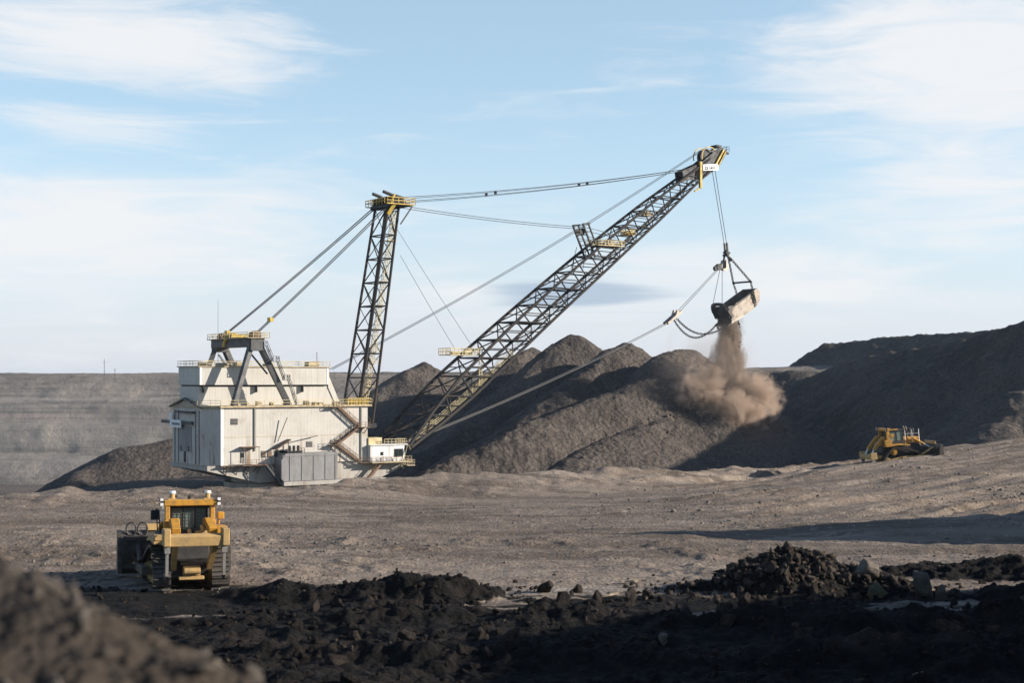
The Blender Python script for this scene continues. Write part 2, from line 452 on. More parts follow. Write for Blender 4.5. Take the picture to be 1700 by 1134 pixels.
M['bladesteel'] = paint('blade_steel', C(0.10, 0.085, 0.07), C(0.035, 0.03, 0.027), 0.8, 1.6, 0.5, 0.3, bump=0.02)
M['white'] = paint('white_plastic', C(0.78, 0.77, 0.74), C(0.5, 0.46, 0.4), 0.4, 3.0, 0.4)
M['clod'] = rock_mat('dark_clod', C(0.010, 0.0085, 0.0075), C(0.040, 0.031, 0.025))
M['cloddark'] = rock_mat('umber_clod', C(0.026, 0.020, 0.016), C(0.078, 0.060, 0.047))
M['clodbrown'] = rock_mat('brown_clod', C(0.055, 0.041, 0.031), C(0.15, 0.115, 0.09))
M['stone'] = rock_mat('pale_stone', C(0.27, 0.235, 0.195), C(0.14, 0.115, 0.095), 3.0)
M['stonegreen'] = rock_mat('ochre_stone', C(0.26, 0.235, 0.13), C(0.15, 0.13, 0.075), 4.0)
M['stonegrey'] = rock_mat('grey_stone', C(0.36, 0.305, 0.255), C(0.20, 0.165, 0.135), 3.0)
M['spoilstone'] = rock_mat('spoil_stone', C(0.135, 0.113, 0.096), C(0.075, 0.063, 0.055), 2.0)
M['wood'] = paint('splintered_wood', C(0.38, 0.30, 0.21), C(0.20, 0.15, 0.10), 0.6, 4.0, 0.8, stretch=(0.3, 3, 3), bump=0.01)

# ------------------------------------------------------------------ terrain: the working bench
CTRL = np.array([
 (-90,30,-10.5),(-60,60,-10.4),(-30,35,-10.4),(0,35,-10.4),(25,40,-10.2),(-60,95,-10.6),(-30,90,-10.7),(0,60,-10.4),(-16.2,71.5,-10.65),(0,90,-10.7),
 (20,62,-10.3),(30,75,-10.4),(60,60,-9.5),(20,97,-10.6),(36,92,-10.4),(60,95,-9.0),(10,110,-10.7),(-25,115,-10.8),(0,125,-11.3),(14,125,-11.1),(-16,130,-11.2),(-9,141,-11.7),(4,148,-11.9),(15,157,-12.1),(25,168,-12.6),(26,120,-10.2),(42,120,-9.1),(62,125,-7.8),
 (-70,128,-10.7),(-47,130,-10.7),(-32,132,-10.55),(-20.6,139,-10.6),(-15.6,147,-10.6),(-9.6,152,-10.6),(3.4,159,-10.6),(18,170,-11.0),(30.6,185,-12.1),(46.7,190,-11.2),
 (51.5,190,-10.3),(58.7,190,-9.3),(68.4,190,-8.0),(95,186,-6),(140,170,-5),(-120,125,-10.5),(45.5,168,-9.96),(60,166,-8.3),(36,167,-11.0),(30,145,-10.7),(120,90,-6),(120,40,-6),(-120,40,-10.4)], dtype=float)
def tps_fit(P):
    n = len(P); d2 = ((P[:, None, :2] - P[None, :, :2]) ** 2).sum(-1)
    K = 0.5 * d2 * np.log(d2 + 1e-9) + np.eye(n) * 8.0
    Q = np.c_[np.ones(n), P[:, :2]]
    A = np.block([[K, Q], [Q.T, np.zeros((3, 3))]])
    return np.linalg.solve(A, np.r_[P[:, 2], 0, 0, 0])
W_ = tps_fit(CTRL)
def tps(x, y):
    s = W_[-3] + W_[-2] * x + W_[-1] * y
    for (cx, cy, _), w in zip(CTRL, W_[:-3]):
        d2 = (x - cx) ** 2 + (y - cy) ** 2 + 1e-9
        s = s + w * 0.5 * d2 * np.log(d2)
    return s
RIMX = np.array([-400,-70,-47,-32,-20.6,-15.6,-9.6,3.4,18,30.6,46.7,68.4,95,140,400.])
RIMY = np.array([128,128,130,132,139,147,152,159,170,185,190,190,186,170,160.])
def rim_y(x): return np.interp(x, RIMX, RIMY) + 2.0 * fbm(x * 0.08, x * 0 + 3.3, 4, 91)
FOOTX = np.array([6,12.1,16.7,22.5,27,33.6,42,60,90.])
FOOTY = np.array([110,106,98.6,96.9,95.5,92.8,87,76,60.])
STEPH = np.array([0,0,0.15,0.25,0.3,0.35,0.4,0.5,0.5])
def seg_ridge(x, y, pts, slope, rnd):
    best = np.full(x.shape, -1e9)
    for (ax, ay, az_), (bx, by, bz) in zip(pts[:-1], pts[1:]):
        dx, dy = bx - ax, by - ay; L2 = dx * dx + dy * dy + 1e-9
        t = np.clip(((x - ax) * dx + (y - ay) * dy) / L2, 0, 1)
        d = np.hypot(x - ax - t * dx, y - ay - t * dy)
        best = np.maximum(best, az_ + (bz - az_) * t - slope * (np.sqrt(d * d + rnd * rnd) - rnd))
    return best
def smax(a, b, k=0.3):
    return np.maximum(a, b) + k * np.exp(-np.abs(a - b) / k) * 0.3
# heaps and windrows of black topsoil: crest points and slope
WINDROWS = [
 ([(-13.5,68.5,-10.3),(-10.6,67.5,-9.6),(-8.0,67.0,-10.0),(-5.4,67.5,-9.3),(-3.6,67.5,-9.25),(-1.2,68.5,-10.2)], 0.50, 0.5),
 ([(-11,61.5,-10.2),(-6,61.0,-9.9),(-1,61.5,-10.1),(1.9,62.0,-9.6),(2.6,61.6,-9.7),(4.5,60.5,-10.1),(9,59.5,-9.75),(14,58.5,-9.6),(19,58.8,-9.4),(27,59,-9.1)], 0.5, 0.7),
 ([(-9,53.5,-10.1),(-3,52.2,-9.9),(4,51.5,-10.0),(9,50.5,-9.8),(13,51.5,-9.4),(17,50.0,-9.2),(24,49,-9.0)], 0.45, 0.8),
 ([(3,46.5,-10.0),(8,45.5,-9.9),(13,44.6,-9.7),(22,43,-9.4)], 0.5, 0.6),
 ([(8.6,69.0,-10.2),(11.3,69.5,-9.3),(13.4,70.2,-8.35),(15.4,70,-8.8),(17.6,69.5,-9.5),(19.6,69,-10.1)], 0.60, 0.7),
 ([(20.5,66,-10.2),(23,67,-9.8),(26,66,-9.6),(30,66,-9.5)], 0.5, 0.7),
 ([(18,75,-10.2),(22,76,-9.9),(27,74.5,-9.7),(33,75,-9.6)], 0.35, 0.8),
]
SHADOW_BANK = [(40,6,3.5),(43,30,5.6),(44,53,5.6),(46,63,1.5),(47,68,-3)]
SHADOW_BERM = [(50,94.5,4.6),(60,94.0,5),(74,92,5)]
def bench_z(x, y, detail=True, want=False):
    x = np.asarray(x, float); y = np.asarray(y, float)
    ry = rim_y(x)
    yc = np.minimum(np.maximum(y, 26), ry)
    z = tps(x, yc)
    # step bank
    fy = np.interp(x, FOOTX, FOOTY) + 0.9 * fbm(x * 0.30, y * 0.1, 4, 5)
    H = np.interp(x, FOOTX, STEPH) * np.where(x > 90, 0, 1)
    d = y - fy
    z = z + H * sstep(0, 3.2, d) * np.exp(-np.maximum(d - 3.3, 0) / 22.0) * (x > 6)
    # second low step in the bank's floor (wheel rut line)
    z = z + 0.30 * sstep(0, 0.6, d + 2.6 + 0.5 * fbm(x * .2, x * 0, 3, 8)) * sstep(17, 24, x) * (d < 0.4)
    # rolling ground
    z = z + 0.16 * fbm(x * 0.07, y * 0.07, 3, 11) + 0.22 * sstep(0, 1, fbm(x * 0.05, y * 0.16, 3, 12)) 
    # ruts and blade furrows on the rising ground to the right
    act = sstep(8, 24, x) * sstep(3, 12, d)
    ph = (-0.60 * x + 0.80 * y) * 1.0 + 2.2 * fbm(x * 0.05, y * 0.05, 3, 21)
    z = z + act * (0.17 * np.sin(ph * 1.35) + 0.08 * np.sin(ph * 3.1 + 1)) * sstep(-0.4, 0.15, fbm(x * 0.06, y * 0.06, 3, 23))
    # thin windrows spilled off the blade's ends, sweeping up the slope
    s5 = ph / 5.2 + 0.25 * fbm(x * 0.03, y * 0.03, 2, 25); s5 = s5 - np.floor(s5) - 0.5
    z = z + act * 0.46 * np.exp(-(s5 / 0.09) ** 2) * sstep(-0.3, 0.1, fbm(x * 0.05 + 9, y * 0.05, 3, 26)) * (0.7 + 0.5 * fbm(x * 0.8, y * 0.8, 3, 27))
    # ruts running along the haul road in the middle
    mid = sstep(76, 84, y) * (1 - act)
    ph2 = (y + 0.12 * x) + 2.5 * fbm(x * 0.03, y * 0.05, 3, 31)
    z = z + mid * (0.07 * np.sin(ph2 * 1.1) + 0.05 * np.sin(ph2 * 2.7)) * (0.5 + 0.5 * fbm(x * 0.05, y * 0.05, 2, 33))
    # spread gravel hummocks
    hm = sstep(70, 76, y) * (1 - sstep(92, 100, y))
    z = z + hm * 0.5 * np.maximum(fbm(x * 0.35, y * 0.30, 5, 41, 0.6) - 0.02, 0) * sstep(-0.25, 0.2, fbm(x * 0.06, y * 0.08, 2, 48)) * (1 - 0.6 * sstep(8, 16, x))
    # rough dozed berm along the rim
    rb = sstep(-17, -6, y - ry) * (1 - sstep(30, 42, x))
    z = z + rb * (0.42 * fbm(x * 0.22, y * 0.16, 5, 43, 0.6) + 0.35 * np.maximum(ridged(x * 0.16, y * 0.12, 3, 45), 0) - 0.1)
    z = z + sstep(72, 80, y) * (0.11 * fbm(x * 0.28, y * 0.24, 3, 46) + 0.22 * np.maximum(ridged(x * 0.06 + 3, y * 0.25, 3, 47) - 0.42, 0))
    # topsoil windrows
    wr = np.full(x.shape, -50.0)
    wx = x + 0.9 * fbm(x * 0.5, y * 0.5, 4, 51); wy = y + 0.9 * fbm(x * 0.5, y * 0.5, 4, 53)
    for pts, sl, rn in WINDROWS:
        wr = np.maximum(wr, seg_ridge(wx, wy, pts, sl, rn))
    lump = (fbm(x * 0.8, y * 0.8, 6, 61, 0.66) * 0.55 + np.maximum(ridged(x * 0.5, y * 0.5, 4, 63), 0) * 0.34 - 0.12) * (1 - 0.75 * np.exp(-((x + 15.5) / 5.0) ** 2 - ((y - 70) / 6.0) ** 2))
    near = 1 - sstep(60, 73, y + 3 * fbm(x * .1, y * .1, 3, 65))
    soil_here = np.maximum(sstep(-0.2, 0.3, wr - z), near * (0.62 - 0.5 * sstep(0.14, 0.40, fbm(x * 0.10 + 3, y * 0.42, 4, 89)) * sstep(57, 63, y)))
    z = np.maximum(z, wr)
    # unseen berms added out of frame, shaped to throw the long shadows
    nb = 1.2 * fbm(x * 0.15, y * 0.15, 4, 71)
    z = np.maximum(z, seg_ridge(x, y, SHADOW_BANK, 0.95, 1.0) + nb)
    z = np.maximum(z, seg_ridge(x, y, SHADOW_BERM, 1.5, 0.3) + 0.35 * nb)
    # bank under the camera
    zb = -1.72 - 0.62 * np.maximum(0, y - 3.2 - 0.6 * fbm(x * 0.4, y * 0 + 2, 3, 73)) + 0.25 * fbm(x * 0.6, y * 0.6, 4, 75)
    cz = np.where(y < 26, zb, -99)
    z = np.maximum(z, cz)
    if detail:
        z = z + lump * soil_here
        z = z + 0.055 * fbm(x * 1.1, y * 1.1, 4, 81) + 0.05 * np.maximum(fbm(x * 2.3, y * 2.3, 3, 83), 0) * sstep(60, 70, y)
    # beyond the rim the ground falls to the dragline's level
    fall = np.maximum(0, y - ry)
    z = z - (0.72 + 0.1 * fbm(x * 0.1, y * 0.1, 3, 85)) * np.maximum(fall - 1.0, 0) - 0.05 * np.minimum(fall, 1)
    z = np.maximum(z, -30.0)
    if not want: return z
    dark = np.clip(soil_here * 1.1, 0, 1)
    dark = np.maximum(dark, (1 - 0.62 * sstep(0.14, 0.40, fbm(x * 0.10 + 3, y * 0.42, 4, 89)) * sstep(57, 63, y)) * (1 - sstep(66, 76, y + 4.5 * fbm(x * 0.09, y * 0.25, 4, 65) + 0.10 * (x + 5))) * sstep(-60, -20, x))
    # dark scraped streaks
    st = sstep(0.18, 0.5, fbm(x * 0.045 + 7, y * 0.22, 4, 87)) * sstep(72, 80, y) * (1 - sstep(120, 150, y)) * (1 - sstep(4, 20, x))
    dark = np.maximum(dark, 0.36 * st)
    pale = np.exp(-(((x - 1.5) / 11) ** 2 + ((y - 70 - 0.1 * x) / 3.2) ** 2)) * 0.62 * (soil_here < 0.5)
    pale = np.maximum(pale, 0.42 * sstep(0.12, 0.34, fbm(x * 0.10 + 3, y * 0.42, 4, 89)) * sstep(58, 64, y) * (1 - sstep(72, 78, y)) * (1 - np.clip(soil_here * 1.3, 0, 1)))
    pale = np.maximum(pale, np.exp(-(((x - 20) / 7) ** 2 + ((y - 63.5) / 1.3) ** 2)) * 0.6 * (soil_here < 0.7))
    return z, dark, pale
def build_bench():
    ys = [-40, -25, -12, -5, -2]
    y = 0.0
    while y < 235:
        ys.append(y)
        y += 0.30 if y < 26 else (0.0019 * y if y > 40 else 0.09)
    ys = np.array(ys)
    t = np.concatenate([-0.43 - np.linspace(0.05, 1, 34)[::-1] ** 1.6 * 0, np.arange(-0.43, 0.4301, 0.0019)])
    t = np.arange(-0.43, 0.4301, 0.0019)
    e = np.linspace(0, 1, 36)[1:] ** 2 * 150 + 0.4
    S = np.maximum(ys, 14.0)[:, None]
    X = np.concatenate([-0.43 * S - e[::-1][None], t[None] * S, 0.43 * S + e[None]], 1)
    Y = np.repeat(ys[:, None], X.shape[1], 1)
    Z, D, P = bench_z(X, Y, True, True)
    o = np_mesh('bench_ground', np.stack([X, Y, Z], -1).reshape(-1, 3), grid_faces(*X.shape), M['ground'], True, {'dark': D, 'pale': P})
    tag(o, kind='structure')
build_bench()

# wide pit floor reaching the horizon, with the flat pad the dragline stands on
DRAG_O = (-53.29, 319.26); PAD_Z = -24.5
def build_floor():
    xs = np.concatenate([-np.geomspace(330, 9000, 14)[::-1], np.arange(-320, 321, 5.0), np.geomspace(330, 9000, 14)])
    ys = np.concatenate([np.arange(120, 620, 5.0), np.geomspace(625, 12000, 18)])
    X, Y = np.meshgrid(xs, ys)
    r = np.hypot(X - DRAG_O[0], Y - DRAG_O[1])
    Z = PAD_Z - 16.5 * sstep(42, 75, r) * sstep(240, 300, Y) + 0.8 * fbm(X * 0.03, Y * 0.03, 4, 101) * sstep(30, 60, r)
    o = np_mesh('pit_floor', np.stack([X, Y, Z], -1).reshape(-1, 3), grid_faces(*X.shape), M['spoil'])
    tag(o, kind='structure')
build_floor()

def spoil(name, pts, slope=0.75, rnd=3.0, res=0.6, floor=-44.0, seed=0, amp=1.0, mat='spoil', ybox=None):
    P = np.array(pts); h = (P[:, 2].max() - floor) / slope + 6
    x0, x1 = P[:, 0].min() - h, P[:, 0].max() + h; y0, y1 = P[:, 1].min() - h, P[:, 1].max() + h
    if ybox: y0, y1 = max(y0, ybox[0]), min(y1, ybox[1])
    X, Y = np.meshgrid(np.arange(x0, x1, res), np.arange(y0, y1, res))
    wx = X + 4.5 * amp * fbm(X * 0.045, Y * 0.045, 4, seed + 3); wy = Y + 4.5 * amp * fbm(X * 0.045, Y * 0.045, 4, seed + 9)
    Z = seg_ridge(wx, wy, pts, slope, rnd)
    Z = Z + amp * (0.85 * fbm(X * 0.11, Y * 0.11, 5, seed + 21, 0.55) + 0.38 * ridged(X * 0.35, Y * 0.35, 3, seed + 31) + 0.30 * fbm(X * 0.9, Y * 0.9, 2, seed + 41))
    keep = Z > floor - 1
    Fq = grid_faces(*X.shape, keep=keep)
    used = np.unique(Fq); mp = np.full(X.size, -1); mp[used] = np.arange(len(used))
    V = np.stack([X, Y, Z], -1).reshape(-1, 3)[used]
    o = np_mesh(name, V, mp[Fq], M[mat])
    tag(o, kind='structure')
    return o
SPOILS = [
 ('spoil_pile', [(59,404,-0.6),(50,391,-4.5),(34,370,-12.0),(14,346,-19.5)], 0.70, 5.0, 0.45, 0.55),
 ('spoil_pile', [(50,408,8.4),(46,404,7.6),(36,391,0),(3,360,-11),(-16,338,-20.5)], 0.78, 3.0, 0.55, 1.0),
 ('spoil_pile', [(35.5,424,10.4),(31,418,8.6),(14,396,-4),(-10,366,-18)], 0.78, 3.0, 0.55, 1.0),
 ('spoil_pile', [(19.5,444,13.8),(13,436,9.5),(-6,412,-6),(-24,390,-20)], 0.78, 3.0, 0.6, 1.0),
 ('spoil_pile', [(5.5,474,10.2),(0,467,7.5),(-22,440,-10),(-40,418,-22)], 0.78, 3.0, 0.7, 1.0),
 ('spoil_pile', [(-33,505,5.3),(-38,498,3.0),(-56,476,-12)], 0.80, 3.5, 0.8, 1.0),
 ('spoil_pile', [(-124,412,-27),(-115,424,-20.8),(-104,430,-19.0),(-90,440,-14),(-68,454,-10)], 0.62, 4.0, 0.7, 0.6),
 ('spoil_pile', [(113,302,0.0),(107,297,-2.5),(98,285,-9)], 0.66, 5.0, 0.6, 0.7),
]
for i, (nm, pts, sl, rn, rs, am) in enumerate(SPOILS):
    spoil(nm, pts, sl, rn, rs, -43.0, 200 + i * 57, am)
spoil('spoil_ridge', [(92,520,-9),(98,500,-2.0),(112,470,6),(129,440,10.2),(138,425,13),(148,410,16.7),(168,375,23),(190,330,27)], 0.78, 2.5, 0.75, -36.0, 900, 1.15)
spoil('spoil_ridge', [(132,702,2),(139,690,5.8),(149.5,680,16.4),(180.6,650,20),(200,620,20.2),(222,560,22)], 0.80, 3.0, 1.1, -44.0, 1000, 1.2, 'spoil_far')
spoil('spoil_ridge', [(60,570,-8),(78,564,0.5),(94,560,2.0),(112,556,2.8),(132,556,2)], 0.62, 3.0, 1.1, -44.0, 1100, 1.2, 'spoil_far')

def build_highwall():
    # benches in profile: (distance from the toe, height)
    prof = [(0,-43),(6,-38),(10,-33.0),(16,-31.5),(22,-30.5),(24,-26.0),(26,-22.0),(28,-19.2),(40,-18.6),(43,-15),(45,-11.6),(52,-11),(54,-9.5),(72,-9.0),(76,-5.2),(82,-2.2),(92,0.2),(110,1.3),(150,1.6),(300,1.2),(900,0),(3500,-4),(12000,-40)]
    D = []; Hh = []
    for (a, b), (c, d) in zip(prof[:-1], prof[1:]):
        n = max(1, int(min(16, math.hypot(c - a, d - b) / 0.9)))
        for k in range(n):
            D.append(a + (c - a) * k / n); Hh.append(b + (d - b) * k / n)
    D = np.array(D + [12000.0]); Hh = np.array(Hh + [-40.0])
    xs = np.concatenate([-np.geomspace(420, 14000, 16)[::-1], np.arange(-410, 411, 1.6), np.geomspace(420, 14000, 16)])
    X = np.repeat(xs[None], len(D), 0); DD = np.repeat(D[:, None], len(xs), 1); H0 = np.repeat(Hh[:, None], len(xs), 1)
    wob = 6 * fbm(X * 0.006, H0 * 0.02 + 1, 3, 301) + 1.3 * fbm(X * 0.10, H0 * 0.12, 4, 303)
    Y = 545 + DD + wob * (DD < 200) - 0.02 * X
    Z = H0 + (0.9 * fbm(X * 0.02, DD * 0.05, 5, 305) + 0.5 * ridged(X * 0.12, DD * 0.2, 3, 307)) * np.where(DD > 400, 2.0, 1.0)
    Z = Z + 1.3 * fbm(X * 0.02, DD * 0.01 + 4, 5, 311) * sstep(70, 100, DD) * (DD < 1000)
    Z = Z + np.clip(DD / 900, 0, 1) * 7 * fbm(X * 0.0016, DD * 0.0012, 4, 309) * (DD < 5000)
    Z = Z + 3.5 * sstep(40, 160, X) * sstep(60, 120, DD) * (DD < 800)
    o = np_mesh('highwall', np.stack([X, Y, Z], -1).reshape(-1, 3), grid_faces(*X.shape), M['highwall'])
    tag(o, kind='structure')
build_highwall()

# loose heap right beside the camera, out of focus
def build_mound():
    X, Y = np.meshgrid(np.arange(-8, 0.6, 0.025), np.arange(2.6, 9.5, 0.03))
    Z = seg_ridge(X + 0.14 * fbm(X * 1.3, Y * 1.3, 4, 401), Y + 0.14 * fbm(X * 1.3, Y * 1.3, 4, 403), [(-6.5,6.4,0.1),(-4.2,6.0,-0.10),(-2.6,5.5,-0.47),(-1.65,5.05,-0.80),(-1.2,5.0,-0.97)], 0.60, 0.10)
    Z = Z + 0.07 * fbm(X * 2.2, Y * 2.2, 5, 405) + 0.035 * np.maximum(fbm(X * 7, Y * 7, 3, 407), 0)
    keep = Z > bench_z(X, Y, False) - 0.15
    Fq = grid_faces(*X.shape, keep=keep)
    used = np.unique(Fq); mp = np.full(X.size, -1); mp[used] = np.arange(len(used))
    o = np_mesh('dirt_mound', np.stack([X, Y, Z], -1).reshape(-1, 3)[used], mp[Fq], M['mound'])
    tag(o, kind='structure')
build_mound()
def mound_z(X, Y):
    return seg_ridge(X, Y, [(-6.5,6.4,0.1),(-4.2,6.0,-0.10),(-2.6,5.5,-0.47),(-1.65,5.05,-0.80),(-1.2,5.0,-0.97)], 0.60, 0.10)

# ------------------------------------------------------------------ dragline excavator
HEAD = R(33.6)
def railing(mb, pts, h=1.1, step=2.2, r=0.045):
    """posts, top rail and mid rail along a polyline"""
    for p, q in zip(pts[:-1], pts[1:]):
        p = Vector(p); q = Vector(q); L = (q - p).length; n = max(1, int(round(L / step)))
        for k in range(n + 1):
            a = p.lerp(q, k / n); mb.bar(a, a + Vector((0, 0, h)), r * 1.6)
        for hh in (h, h * 0.5):
            mb.bar(p + Vector((0, 0, hh)), q + Vector((0, 0, hh)), r * 1.7)
    return mb
def flight(mb, p, q, width_v, vdir=-1, deep=0.42):
    """stair flight between two points: two stringers, treads, handrails"""
    p = Vector(p); q = Vector(q); off = Vector((0, vdir * width_v, 0))
    for o in (Vector((0, 0, 0)), off):
        mb.bar(p + o, q + o, 0.10, deep)
        mb.bar(p + o + Vector((0, 0, 1.05)), q + o + Vector((0, 0, 1.05)), 0.09)
        n = max(2, int((q - p).length / 1.6))
        for k in range(n + 1):
            a = p.lerp(q, k / n) + o; mb.bar(a, a + Vector((0, 0, 1.05)), 0.07)
    n = int(abs(q.z - p.z) / 0.28)
    for k in range(n):
        a = p.lerp(q, (k + 0.5) / n); mb.bar(a, a + off, 0.28, 0.05)
    return mb
def rope_pts(p, q, sag, n=14):
    p = Vector(p); q = Vector(q)
    return [p.lerp(q, k / n) - Vector((0, 0, sag * 4 * (k / n) * (1 - k / n))) for k in range(n + 1)]

def build_dragline():
    root = empty('dragline_excavator', (DRAG_O[0], DRAG_O[1], PAD_Z), (0, 0, HEAD))
    tag(root, 'giant white dragline excavator with lattice boom standing in front of the spoil piles', 'dragline')
    # tub and frame
    mb = MB(); n = 48
    mb.hexa([(11.2 * math.cos(2 * math.pi * i / n), 11.2 * math.sin(2 * math.pi * i / n), -0.3) for i in range(n)], [(11.2 * math.cos(2 * math.pi * i / n), 11.2 * math.sin(2 * math.pi * i / n), 1.6) for i in range(n)])
    mb.hexa([(9.6 * math.cos(2 * math.pi * i / n), 9.6 * math.sin(2 * math.pi * i / n), 1.602) for i in range(n)], [(9.6 * math.cos(2 * math.pi * i / n), 9.6 * math.sin(2 * math.pi * i / n), 2.6) for i in range(n)])
    mb.build('tub', M['frame'], root)
    mb = MB()                                   # revolving frame: deep in the middle, rising to the tail and the nose
    for v0, v1 in ((-10.9, 10.9),):
        mb.prism([(-20.2, 4.9), (-8.5, 2.0), (11, 2.0), (20, 1.6), (26.5, 4.2), (26.5, 5.55), (17.4, 5.95), (-20.2, 5.95)], 'y', v0, v1)
    fr = mb.build('revolving_frame', M['frame'], root)
    mb = MB()
    for u in (-17, -14.6, -12.2, -9.8):
        mb.bar((u, -10.9, 4.4), (u + 0.9, -11.8, 5.85), 0.16); mb.bar((u, -10.9, 5.8), (u, -12.3, 5.8), 0.16); mb.bar((u+.9,-10.9,3.9),(u+.9,-12.2,5.8),.14)
    mb.box(-17.6, -6.8, -12.4, -11.56, 5.86, 5.98)
    mb.build('bracket', M['stair'], fr)
    mb = MB(); mb.bar((12.5, -10.95, 2.1), (19.2, -10.95, 1.75), 0.3); mb.box(15.2, 19.0, -12.5, -10.95, 0.5, 0.75); mb.box(15.6, 17.0, -12.2, -11.2, 0.75, 1.9); mb.box(17.6, 18.6, -12.0, -11.2, 0.75, 1.5)
    mb.box(9.8, 11.2, -12.0, -11.0, 0.9, 2.0)
    railing(mb, [(15.3, -12.45, 0.75), (19, -12.45, 0.75)], 1.0, 1.2)
    mb.build('lower_platform', M['deck'], fr)
    # walking shoes
    for sd in (-1, 1):
        mb = MB()
        a, b = (-15.1, -11.62) if sd < 0 else (11.62, 15.1)
        mb.prism([(-5.2, 2.9), (-5.2, 6.9), (-4.2, 8.3), (8.2, 8.3), (8.2, 2.3), (-4.6, 2.3)], 'y', a, b)
        sh = mb.build('walking_shoe', M['shoe'], root, bevel=0.08)
        mb = MB()
        y = a - 0.10 if sd < 0 else b + 0.10
        for u in (-3.2, -0.4, 2.4, 5.2, 7.6): mb.box(u - 0.1, u + 0.1, min(y, y + 0.1), max(y, y + 0.1), 2.5, 8.1)
        mb.box(-5.0, 8.1, min(y, y + 0.1) - .01, max(y, y + 0.1) - .01, 7.7, 7.9)
        mb.build('stiffener', M['shoe'], sh)
        mb = MB(); mb.box(-4.6, 20.5, a, b, 1.35, 2.25) ; mb.build('pontoon', M['frame'], sh, bevel=0.1)
    # machinery house
    H0, H1 = 6.0, 18.2
    plan = [(-20.5, -8.7), (-17.5, -11.5), (17.4, -11.5), (17.4, 11.5), (-17.5, 11.5), (-20.5, 8.7)]
    mb = MB(); mb.prism(plan, 'z', H0, H1)
    mb.hexa([(-20.5, -8.7, H1), (-18, -8.7, H1), (-18, 8.7, H1), (-20.5, 8.7, H1)], [(-20.5, -0.4, 20.0), (-18, -0.4, 20.0), (-18, 0.4, 20.0), (-20.5, 0.4, 20.0)])
    house = mb.build('machinery_house', M['house'], root)
    mb = MB()
    for a, b in (((-20.9, -9.3, 18.2), (-20.9, 0, 20.15)), ((-20.9, 9.3, 18.2), (-20.9, 0, 20.15))):
        mb.bar(a, b, 0.7, 0.3)
    mb.build('gable_trim', M['gantry'], house)
    def wall_box(name, u0, u1, z0, z1, mat, d=0.12, parent=house):
        m = MB(); m.box(u0, u1, -11.5 - d, -11.5 - 0.003, z0, z1); return m.build(name, mat, parent)
    wall_box('drainpipe', -9.95, -9.65, 8.9, 18.1, M['louver'], 0.25)
    wall_box('corner_trim', -17.45, -16.9, 6.0, 18.15, M['sign'], 0.10)
    m = MB(); m.box(15.55, 15.85, -11.75, -11.503, 6.1, 18.1); m.build('drainpipe', M['louver'], house)
    for u, z in ((-15.2, 14.6),):
        f = wall_box('louver', u, u + 1.6, z, z + 1.35, M['louver'], 0.08)
        m = MB(); [m.box(u + 0.1, u + 1.5, -11.68, -11.583, z + 0.15 + k * 0.3, z + 0.28 + k * 0.3) for k in range(4)]; m.build('louver_blade', M['opening'], f)
    for u, z, w, h in ((2.3, 9.4, 1.5, 1.3), (8.1, 9.4, 1.4, 1.5)):
        f = wall_box('louver', u, u + w, z, z + h, M['louver'], 0.08)
        m = MB(); [m.box(u + 0.1, u + w - 0.1, -11.66, -11.583, z + 0.12 + k * 0.27, z + 0.24 + k * 0.27) for k in range(4)]; m.build('louver_blade', M['opening'], f)
    for u, w in ((-5.3, 0.9), (-4.1, 1.2), (-6.9, 1.1), (-8.3, 1.1)):
        f = wall_box('window', u, u + w, 7.4, 8.9, M['louver'], 0.08)
        m = MB(); m.box(u + 0.12, u + w - 0.12, -11.64, -11.583, 7.55, 8.75); m.build('pane', M['glass'] if u > -6 else M['stair'], f)
    f = wall_box('door', -13.0, -12.1, 6.4, 9.0, M['louver'], 0.1); m = MB(); m.box(-12.9, -12.2, -11.68, -11.605, 7.6, 8.6); m.build('pane', M['glass'], f)
    wall_box('panel_joint', -16.9, 17.3, 11.9, 12.0, M['deck'], 0.05)
    # door canopy on the side wall
    m = MB(); m.box(-13.2, -9.3, -13.3, -11.5, 9.75, 9.9); m.bar((-12.9, -13.2, 6.0), (-12.9, -13.2, 9.8), 0.1); m.bar((-9.5, -13.2, 6.0), (-9.5, -13.2, 9.8), 0.1); m.build('canopy', M['stair'], house)
    m = MB(); m.box(-13.4, -7.0, -13.4, -11.5, 5.86, 6.02); railing(m, [(-13.3, -13.3, 6.0), (-8.0, -13.3, 6.0)], 1.1, 1.1); m.build('landing', M['stair'], root)
    # lean-to over the shoe, and the davit over it
    m = MB(); m.hexa([(-5.6, -13.6, 9.1), (-2.2, -13.6, 11.1), (-2.2, -11.5, 11.1), (-5.6, -11.5, 9.1)], [(-5.6, -13.6, 9.3), (-2.2, -13.6, 11.3), (-2.2, -11.5, 11.3), (-5.6, -11.5, 9.3)]); m.build('ramp_roof', M['stair'], house)
    m = MB(); m.bar((-4.6, -11.9, 10.8), (-2.7, -12.6, 16.0), 0.16); m.bar((-3.2, -11.5, 10.2), (4.6, -12.4, 11.9), 0.14); m.bar((-2.2, -12.2, 8.3), (-2.2, -12.2, 11.3), 0.14); m.build('davit', M['gantry'], house)
    m = MB()
    for u in (-2.4, -1.4, -0.4): m.tube((u, -13.2, 8.3), (u, -13.2, 9.9), 0.32, 8)
    m.box(-3.4, 0.2, -14.2, -12.2, 8.3, 8.75); railing(m, [(-3.6, -14.8, 8.3), (0.4, -14.8, 8.3)], 1.1, 0.8); m.build('pump_set', M['black'], root)
    # rear wall details
    def rear_box(name, v0, v1, z0, z1, mat, d=0.15):
        m = MB(); m.box(-20.5 - d, -20.503, v0, v1, z0, z1); return m.build(name, mat, house)
